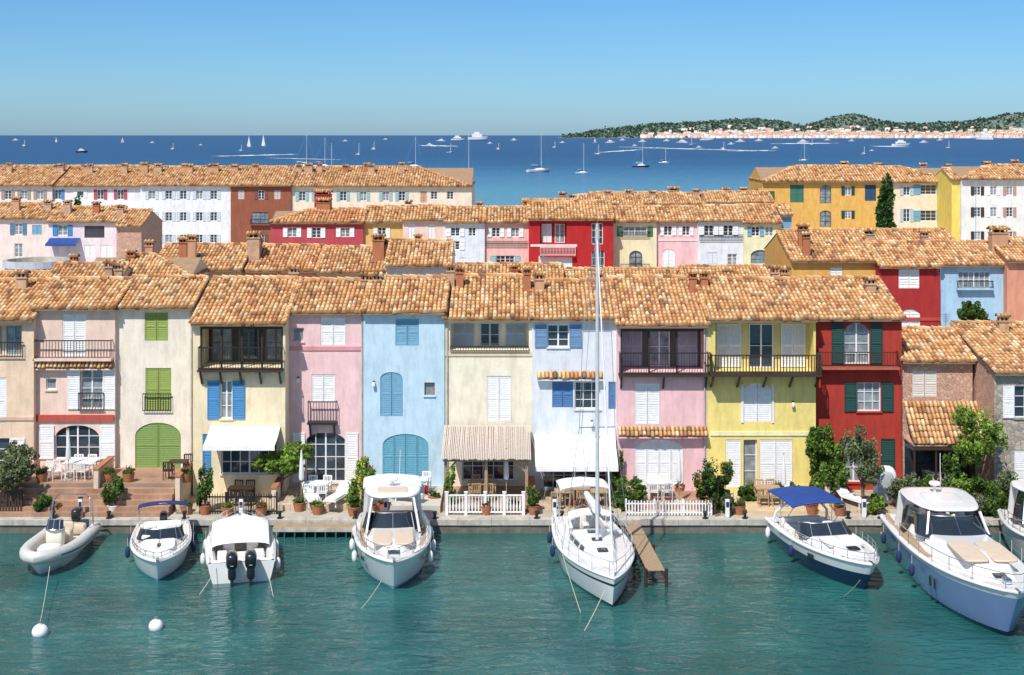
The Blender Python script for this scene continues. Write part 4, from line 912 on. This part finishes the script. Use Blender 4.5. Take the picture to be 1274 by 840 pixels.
def sailboat():
    E,L=place('sailboat',(762,756),(722,672)); L+=.9; B=3.15; h=Hull(L,B,.95,1.25,ws=.80,tm=.45,p=2.,q=.9,rake=.05)
    X=h.x; m=MB(); hullmesh(m,h,[(.08,M_BLK),(.16,M_GEL),(.72,M_GEL),(.80,M_BLK),(1.,M_GEL)]); m.build('hull',E,True,50)
    def hf(t,s):
        a=abs(s); z=.04*(1-a*a)
        z-=.45*sm(.02,.03,t)*(1-sm(.33,.34,t))*(1-sm(.5,.55,a)); z+=.18*(1-sm(.33,.36,t))*sm(.5,.55,a)*(1-sm(.62,.68,a))*sm(.03,.05,t)
        tw=.62*(1-.3*sm(.35,.8,t)); z+=.38*sm(.335,.36,t)*(1-sm(.66,.84,t))*(1-sm(tw-.1,tw+.04,a)); return z
    def mf(t,s): return M_TEAK if (.03<t<.33 and abs(s)<.5) else M_GEL
    m=MB(); deckmesh(m,h,hf,mf,90,36); m.build('deck',E,True,30)
    f=MB(); sheer(f,h,M_GEL,.03); prail(f,h,.12,.6,n=9,r=.012)
    for s_ in(-1,1):
        for a,b in((.4,.47),(.49,.56),(.58,.63)):
            tw=lambda t:.62*(1-.3*sm(.35,.8,t))*h.w(t)+.0
            f.poly([(X(a),s_*(tw(a)+.0),h.f(a)+.14),(X(b),s_*(tw(b)+.0),h.f(b)+.14),(X(b),s_*(tw(b)-.06),h.f(b)+.34),(X(a),s_*(tw(a)-.06),h.f(a)+.34)],M_BGLASS)
    for t in(.7,.55,.42): f.rb((X(t),0,h.f(t)+hf(t,0)+.02),(.45,.45,.05),M_BGLASS,.3)
    bimini(f,X(.03),X(.2),2.2,2.75,M_CANV,1.0); bimini(f,X(.31),X(.42),2.0,2.0,M_CANV,1.2,crown=.25)
    xw=X(.12); f.tube([(xw,.45*math.sin(a*.5236),1.35+.45*math.cos(a*.5236)) for a in range(13)],.018,M_STEEL,5); f.rb((xw+.12,0,1.0),(.2,.3,.8),M_GELC,.4); f.rb((X(.22),0,1.0),(.9,.3,.5),M_GEL,.3)
    xm=X(.56); zt=14.7; zb=h.f(.56)+.35
    f.tube([(xm,0,zb),(xm,0,zt*.6),(xm,0,zt)],[.085,.08,.06],pm('mast_aluminium',(.72,.72,.72),.35,metal=.3),10)
    f.tube([(xm,0,zb+1.0),(xm-3.4,0,zb+1.15)],.06,M_STEEL,8)
    P=[]
    for i in range(15):
        u=i/14; P.append((xm-.1-3.2*u,0,zb+1.2+.02*math.sin(i*1.7)+.15*(1-u)**2)) 
    f.tube(P,[.22-.1*i/14+.015*math.sin(i*2.5) for i in range(15)],M_CANV,10)
    for z,w in((6.2,.75),(10.2,.6)):
        f.beam((xm,-w,z),(xm,w,z),.05,.03,M_STEEL)
    for s_ in(-1,1):
        f.tube([(xm-.25,s_*h.w(.53)*.93,h.f(.53)),(xm,s_*.75,6.2),(xm,s_*.6,10.2),(xm,0,zt-.2)],.012,M_STEEL,4); f.tube([(xm-.1,s_*h.w(.53)*.8,h.f(.53)),(xm,0,6.2)],.01,M_STEEL,4)
    f.tube([(X(.985),0,h.fb),(xm,0,zt-.6)],[.035,.03],M_CANV,6); 
    f.tube([(X(.01),.5,1.),(X(.08),0,5),(xm,0,zt)],.01,M_STEEL,4); f.tube([(X(.01),-.5,1.),(X(.08),0,5)],.01,M_STEEL,4)
    f.tube([(xm,0,zt),(xm,0,zt+.5)],.01,M_STEEL,4)
    f.rb((X(.93),0,h.f(.93)+.05),(.5,.4,.1),M_GEL,.4)
    for t,s_ in((.2,-1),(.4,-1),(.3,1),(.5,1)): fender(f,(X(t),s_*(h.w(t)+.12),.6),M_NAVYC)
    f.build('rig_and_fittings',E,True,40)
sailboat()
a=Vector(GP(786,652,.65)); b=Vector(GP(817,712,.65)); e=emp('wooden_pier',tuple(a)); mb=MB(); d=(b-a); n=int(d.length/.17); dn=d.normalized(); sd=Vector((-dn.y,dn.x,0)); a=Vector((0,0,0)); b=d
for i in range(n):
    p=a+dn*(i*.17); q=.36+random.uniform(-.01,.01); mb.beam(p-sd*q,p+sd*q,.145,.04,M_WOOD)
for s_ in(-.3,.3): mb.beam(a+sd*s_-Vector((0,0,.08)),b+sd*s_-Vector((0,0,.08)),.08,.1,M_DWOOD)
for t in(.5,.98):
    for s_ in(-.42,.42): p=a+d*t+sd*s_; mb.tube([(p.x,p.y,-1.6),(p.x,p.y,.1)],.07,M_DWOOD,8)
mb.build('planks_and_piles',e)
e=emp('metal_dock',(WX(392,64),64.2,0)); mb=MB()
mb.box(-1.95,1.95,-.05,.65,.42,.5,M_WOOD)
for i in range(9): mb.tube([(-1.9+i*.47,-.02,-.5),(-1.9+i*.47,-.02,.45)],.04,M_STEEL,6)
mb.box(-1.95,1.95,-.07,-.052,.3,.5,M_QUAY); mb.build('deck_and_piles',e)
def rope(p,q,sag=.3,name='mooring_rope'):
    e=emp(name,p); mb=MB(); p=Vector(p);q=Vector(q); P=[]
    for i in range(13):
        t=i/12; P.append((q-p)*t-Vector((0,0,sag*4*t*(1-t))))
    mb.tube(P,.014,M_ROPE,5); mb.build('line',e)
def buoy(px,py,r=.3):
    x,y,_=GP(px,py,.1); e=emp('mooring_buoy',(x,y,.1)); mb=MB(); mb.rb((0,0,0),(2*r,2*r,2*r*.95),M_CANV,1.,18,12); mb.tube([(0,0,r*.9),(0,0,r*1.25)],.05,M_STEEL,8); mb.tube([(.08*math.cos(a*.785),0,r*1.35+.08*math.sin(a*.785)) for a in range(9)],.015,M_STEEL,5)
    mb.box(-r*.2,r*.2,-r*.2,r*.2,r*.85,r*1.05,M_ROPE); mb.build('float',e,True,50); return (x,y,.45)
bb=buoy(50,786); rope(bb,GP(62,705,.7),.1); b2=buoy(194,779,.27)
for a_,b_ in [(((248,740,0)),(270,705,.7)),((340,742,0),(333,706,.7)),((450,757,0),(475,722,1.1)),((727,785,0),(752,735,1.2)),((1050,742,0),(1070,722,1.1)),((300,655,.65),(292,668,1.1)),((725,770,-.1),(700,690,1.0))]:
    rope(GP(a_[0],a_[1],a_[2]),GP(b_[0],b_[1],b_[2]),.05)
for a_,b_ in [((455,650,G),(462,660,1.0)),((520,650,G),(512,660,1.0)),((690,650,G),(700,664,1.)),((770,650,G),(745,664,1.)),((965,650,G),(970,662,.95)),((170,650,G),(175,660,.8)),((230,650,G),(225,660,.8)),((1120,652,G),(1115,668,1.3)),((60,650,G),(75,664,.6))]:
    rope(GP(*a_),GP(*b_),.1)
for px in (60,130,225,345,440,540,668,700,762,880,930,1060,1100,1190):
    x,y,_=GP(px,651,G); e=emp('mooring_bollard',(x,YQ+.3,G+.02)); mb=MB(); mb.tube([(0,0,0),(0,0,.05),(0,0,.06),(0,0,.25),(0,0,.28),(0,0,.34)],[.14,.14,.07,.07,.12,.1],M_IRON,10); mb.build('post',e,True)
# ---- distant boats
FS=pm('far_hull',(.75,.76,.78),.4)
def far_sail(px,py,pyt,lpx=None,col=None,sail=False,ang=None):
    Y=YW(py,0); s=Y/F; hgt=(py-pyt)*s; L=(lpx*s) if lpx else hgt*.75
    e=emp('sailboat',(WX(px,Y),Y,0),ang if ang is not None else random.uniform(-.5,.5)); mb=MB(); h=Hull(L,L*.3,L*.09,L*.12)
    hullmesh(mb,h,[(.2,M_NAVYC),(1.,col or FS)]); deckmesh(mb,h,lambda t,q:L*.05*sm(.3,.35,t)*(1-sm(.6,.75,t))*(1-sm(.5,.6,abs(q))),lambda t,q:FS,16,8)
    th=max(.06,.8*s*.35); mb.tube([(L*.08,0,L*.1),(L*.08,0,hgt)],[th,th*.7],FS,5); mb.tube([(L*.08,0,L*.22),(-L*.32,0,L*.24)],th*1.8,M_NAVYC if random.random()<.5 else FS,5)
    for a in((L*.49,0),(-L*.48,0)): mb.tube([(a[0],0,L*.12),(L*.08,0,hgt)],th*.3,M_STEEL,3)
    mb.box(-L*.3,-L*.1,-L*.1,L*.1,L*.26,L*.275,FS)
    if sail:
        mb.poly([(L*.06,0,L*.2),(-L*.35,L*.03,L*.22),(L*.06,0,hgt*.97)],FS); mb.poly([(L*.48,0,L*.14),(L*.1,-L*.04,L*.2),(L*.09,0,hgt*.9)],FS)
    mb.build('hull_and_rig',e)
for a in [(379,209,168),(402,209,171),(515,209,170,26),(582,219,166,16),(671,214,163,32),(725,216,178,18),(798,208,172,22,M_NAVYC),(827,203,184),(1000,200,174,12),(412,212,178,8),(446,193,178,8),(465,186,176),(300,188,180),(744,192,180),(690,184,176),(860,180,172),(1010,180,173),(620,186,178),(560,190,178),(900,186,176),(1075,192,182),(1180,184,175),(30,182,174),(215,186,178)]: far_sail(*a)
for a in [(310,183,169,8),(328,182,167,8),(152,178,171),(740,178,171),(70,177,171)]: far_sail(*a,sail=True,ang=random.choice((.5,2.5)))
def far_motor(px,py,lpx,ang=0.,hs=1.,col=None):
    Y=YW(py,0); s=Y/F; L=lpx*s; e=emp('motor_yacht',(WX(px,Y),Y,0),ang); mb=MB(); h=Hull(L,L*.26,L*.09*hs,L*.13*hs)
    hullmesh(mb,h,[(.2,M_NAVYC),(1.,col or FS)]); deckmesh(mb,h,lambda t,q:0,lambda t,q:FS,12,6)
    mb.box(-L*.3,L*.18,-L*.1,L*.1,L*.1,L*.19*hs,FS); mb.box(-L*.28,L*.19,-L*.101,L*.101,L*.13,L*.16,M_BGLASS); mb.box(-L*.2,L*.06,-L*.08,L*.08,L*.19*hs,L*.25*hs,FS); mb.beam((-L*.1,0,L*.25),(-L*.14,0,L*.36),L*.02,L*.02,FS); mb.build('hull_and_superstructure',e)
for a in [(102,190,15,.3,1.3,M_NAVYC),(595,174.5,26,0,1.6),(570,175,18,.1,1.4),(548,176,12,3.),(640,175,10),(880,175,18,0,1.4),(850,178,16,.1),(922,177,14),(1122,182,24,.1,1.3),(1224,174.5,22,3.,1.6),(800,177,12),(760,178,14),(830,176,10),(945,176,12),(1000,178,16),(20,175,9),(430,176,8),(250,181,6),(190,178,7),(1150,178,12),(1060,176,9),(535,181,10),(700,178,8),(1085,188,7),(965,185,10),(775,175,9),(790,182,8),(870,184,9),(910,180,10),(1030,175,10),(1170,175,9),(480,174,7),(610,179,8)]: far_motor(*a)
FOAM=pm('foam',(.74,.78,.82),.8,nz=(.05,.2))
for x0,x1,y0,y1,w in [(262,372,194.5,192,1.5),(520,572,181,182,1.),(770,962,183,188,1.2),(905,965,188,187,.8),(1095,1118,182.5,182,1.4),(960,1040,179,178,.8),(840,870,177.5,178.5,.7),(330,430,196.5,199,.5),(740,800,190,186,.8),(1035,1095,181,183,.5)]:
    a=GP(x0,y0,.15); b=GP(x1,y1,.15); e=emp('boat_wake',a); mb=MB(); K=70; P=[]
    for i in range(K+1):
        t=i/K; p=(Vector(b)-Vector(a))*t; yy=a[1]+p.y
        ww=.5*w*(.2+.8*math.sin(math.pi*min(1,t*1.0)))*(.25+.75*abs(math.sin(i*.9+i*i*.037)))*yy*yy/(F*H)
        off=.3*w*math.sin(i*.35)*yy*yy/(F*H)*.4
        P.append([(p.x,p.y-ww+off,0),(p.x,p.y+ww+off,0)])
    mb.grid(P,FOAM); mb.build('foam_trail',e)
# ================= HEADLAND =======================
prof=[(690,170.8),(712,168.5),(740,163),(780,158),(820,154),(850,153),(900,150),(940,148.5),(975,152),(1000,157),(1020,151),(1040,145),(1062,144),(1085,150),(1110,153),(1150,154),(1190,153),(1215,150),(1240,145),(1274,142),(1330,140),(1450,145),(1600,152),(1750,168)]
def pr(px): return float(np.interp(px,[p[0] for p in prof],[p[1] for p in prof]))
Ys=8000.; nx=260; ny=26; P=[]
from mathutils import noise as mn
def terr_z(px,v):
    Y=Ys+v*2600; zt=max(0,(170.9-pr(px))*Y/F-2)
    zz=zt*(sm(0,1,v)*.92+.08*min(1,v*9)) if v<=.85 else zt
    return zz*(1+.12*mn.noise(Vector((px*.03,v*5,0)))) -1
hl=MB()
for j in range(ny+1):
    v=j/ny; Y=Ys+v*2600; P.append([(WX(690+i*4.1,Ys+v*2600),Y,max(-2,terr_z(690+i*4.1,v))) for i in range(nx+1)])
hl.grid(P,pm('hazed_hill_scrub',(.17,.22,.17),.95,nz=(.008,.4))); hl.build('headland_hills')  # aerial haze is mixed into this paler scrub colour
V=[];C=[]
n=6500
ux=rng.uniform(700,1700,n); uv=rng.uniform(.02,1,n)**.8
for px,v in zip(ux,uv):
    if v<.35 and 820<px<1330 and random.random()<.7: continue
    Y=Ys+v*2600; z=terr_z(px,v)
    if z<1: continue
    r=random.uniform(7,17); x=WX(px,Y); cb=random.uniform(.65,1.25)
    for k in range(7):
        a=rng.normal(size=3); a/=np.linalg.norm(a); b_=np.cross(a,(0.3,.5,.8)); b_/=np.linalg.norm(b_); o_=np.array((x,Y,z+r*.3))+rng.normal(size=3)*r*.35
        V+= [o_-a*r*.6,o_+b_*r*.5,o_+a*r*.6,o_-b_*r*.5]; C.append(np.array((.15,.215,.155))*cb*random.uniform(.7,1.2))  # tree green lightened with painted distance haze
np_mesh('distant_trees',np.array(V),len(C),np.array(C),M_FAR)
V=[];Fc=[];C=[];tp=[(.76,.58,.48),(.78,.68,.58),(.78,.76,.74),(.68,.48,.40),(.78,.74,.66)]
for k in range(1100):
    px=random.triangular(790,1420,1010) if k%3 else random.uniform(800,1560); v=abs(random.gauss(0,.18))
    if v>.7: continue
    Y=Ys+v*2600+5; z=max(0,terr_z(px,v)); x=WX(px,Y); w=random.uniform(7,22); hh=random.uniform(9,20); d=12
    b=len(V); V+=[(x-w,Y-d,z-5),(x+w,Y-d,z-5),(x+w,Y+d,z-5),(x-w,Y+d,z-5),(x-w,Y-d,z+hh),(x+w,Y-d,z+hh),(x+w,Y+d,z+hh),(x-w,Y+d,z+hh),(x-w,Y,z+hh+4),(x+w,Y,z+hh+4)]
    cc=np.array(random.choice(tp))*random.uniform(.85,1.05)
    for f in((0,1,5,4),(1,2,6,5),(3,0,4,7),(4,5,9,8),(7,6,9,8)):
        Fc.append([b+q for q in f]); C.append(cc if f[0]!=4 and f[0]!=7 else np.array((.6,.40,.30)))
np_mesh('distant_town',np.array(V),len(Fc),np.array(C),M_FAR,None,np.array(Fc))
# ================= WATER ==========================
m,nt,b=newmat('water'); L=nt.links
geo=N(nt,'ShaderNodeNewGeometry'); sp=N(nt,'ShaderNodeSeparateXYZ'); L.new(geo.outputs['Position'],sp.inputs[0])
lg=N(nt,'ShaderNodeMath',operation='LOGARITHM'); lg.inputs[1].default_value=10; L.new(sp.outputs['Y'],lg.inputs[0])
mr=N(nt,'ShaderNodeMapRange'); mr.inputs[1].default_value=1.6; mr.inputs[2].default_value=4.; L.new(lg.outputs[0],mr.inputs[0])
cr=N(nt,'ShaderNodeValToRGB'); E_=cr.color_ramp.elements
E_[0].position=0; E_[0].color=(.020,.112,.106,1); E_[1].position=1; E_[1].color=(.012,.062,.165,1)
for p,cc in((.28,(.015,.098,.098,1)),(.40,(.02,.19,.25,1)),(.50,(.012,.11,.22,1)),(.62,(.008,.062,.165,1))):
    k=E_.new(p); k.color=(cc)
nn=N(nt,'ShaderNodeTexNoise'); nn.inputs['Scale'].default_value=.012; nn.inputs['Detail'].default_value=6
mpn=N(nt,'ShaderNodeMapping'); mpn.inputs['Scale'].default_value=(.35,1,1); L.new(geo.outputs['Position'],mpn.inputs[0]); L.new(mpn.outputs[0],nn.inputs['Vector'])
ad=N(nt,'ShaderNodeMath',operation='MULTIPLY_ADD'); ad.inputs[1].default_value=.10; L.new(nn.outputs['Fac'],ad.inputs[0]); L.new(mr.outputs[0],ad.inputs[2])
sb=N(nt,'ShaderNodeMath',operation='SUBTRACT'); sb.inputs[1].default_value=.05; L.new(ad.outputs[0],sb.inputs[0]); L.new(sb.outputs[0],cr.inputs[0])
n5=N(nt,'ShaderNodeTexNoise'); n5.inputs['Scale'].default_value=.22; n5.inputs['Detail'].default_value=4; L.new(geo.outputs['Position'],n5.inputs['Vector'])
r5=N(nt,'ShaderNodeMapRange'); r5.inputs[1].default_value=.3; r5.inputs[2].default_value=.7; r5.inputs[3].default_value=.65; r5.inputs[4].default_value=1.25; L.new(n5.outputs['Fac'],r5.inputs[0])
v5=N(nt,'ShaderNodeVectorMath',operation='SCALE'); L.new(cr.outputs[0],v5.inputs[0]); L.new(r5.outputs[0],v5.inputs['Scale']); L.new(v5.outputs[0],b.inputs['Base Color'])
m2=N(nt,'ShaderNodeMapRange'); m2.inputs[1].default_value=100; m2.inputs[2].default_value=900; m2.inputs[3].default_value=.03; m2.inputs[4].default_value=.35; L.new(sp.outputs['Y'],m2.inputs[0]); L.new(m2.outputs[0],b.inputs['Roughness'])
m3=N(nt,'ShaderNodeMapRange'); m3.inputs[1].default_value=100; m3.inputs[2].default_value=700; m3.inputs[3].default_value=.85; m3.inputs[4].default_value=.12; L.new(sp.outputs['Y'],m3.inputs[0]); L.new(m3.outputs[0],b.inputs['Specular IOR Level'])
b.inputs['IOR'].default_value=1.33
mpw=N(nt,'ShaderNodeMapping'); mpw.inputs['Scale'].default_value=(.65,1.5,1); L.new(geo.outputs['Position'],mpw.inputs[0])
w1=N(nt,'ShaderNodeTexNoise'); w1.inputs['Scale'].default_value=1.3; w1.inputs['Detail'].default_value=4; w1.inputs['Roughness'].default_value=.5; w1.inputs['Distortion'].default_value=1.2; L.new(mpw.outputs[0],w1.inputs['Vector'])
bp=N(nt,'ShaderNodeBump'); bp.inputs['Strength'].default_value=1.; bp.inputs['Distance'].default_value=.12; L.new(w1.outputs['Fac'],bp.inputs['Height']); L.new(bp.outputs[0],b.inputs['Normal'])
mb=MB(); ys=[-2000,20,64,110,300,1000,5000,20000,60000]; xs=[-60000,-5000,-500,-100,0,100,500,5000,60000]
mb.grid([[(x,y,0) for x in xs] for y in ys],m)
mb.build('water')
# ================= LIGHT, SKY, CAMERA =============
w=bpy.data.worlds.new('World'); scene.world=w; w.use_nodes=True; nt=w.node_tree; bg=nt.nodes['Background']
sky=nt.nodes.new('ShaderNodeTexSky'); sky.sky_type='NISHITA'; sky.sun_disc=False
el=R(54); az=R(25)
sky.sun_elevation=el; sky.sun_rotation=R(180)+az; sky.air_density=1.0; sky.dust_density=.5; sky.ozone_density=2.0; sky.altitude=0
tc=nt.nodes.new('ShaderNodeTexCoord'); sx=nt.nodes.new('ShaderNodeSeparateXYZ'); nt.links.new(tc.outputs['Generated'],sx.inputs[0])
rp=nt.nodes.new('ShaderNodeValToRGB'); e=rp.color_ramp.elements
e[0].position=0; e[0].color=(.49,.78,1.22,1); e[1].position=1; e[1].color=(1,1,1,1)
for p,cc in ((.03,(.44,.75,1.16,1)),(.06,(.39,.70,1.09,1)),(.10,(.35,.66,1.03,1)),(.2,(.95,.97,1.02,1))):
    q=e.new(p); q.color=cc
nt.links.new(sx.outputs['Z'],rp.inputs[0])
mu=nt.nodes.new('ShaderNodeVectorMath'); mu.operation='MULTIPLY'; nt.links.new(sky.outputs[0],mu.inputs[0]); nt.links.new(rp.outputs[0],mu.inputs[1])
nt.links.new(mu.outputs[0],bg.inputs[0]); bg.inputs[1].default_value=.12
sd=bpy.data.lights.new('sun','SUN'); sd.energy=5.0; sd.angle=R(.5); sd.color=(1,.955,.89)
so=bpy.data.objects.new('sun',sd); scene.collection.objects.link(so)
so.rotation_euler=Vector((-math.sin(az)*math.cos(el),-math.cos(az)*math.cos(el),math.sin(el))).to_track_quat('Z','Y').to_euler()
cd=bpy.data.cameras.new('camera'); co=bpy.data.objects.new('camera',cd); scene.collection.objects.link(co)
co.location=(0,0,H); co.rotation_euler=(R(90),0,0); cd.sensor_width=36; cd.lens=36*F/1274; cd.shift_y=-(420-HZ)/1274; cd.clip_start=.5; cd.clip_end=90000
scene.camera=co
scene.view_settings.view_transform='Standard'; scene.view_settings.look='None'; scene.view_settings.exposure=0
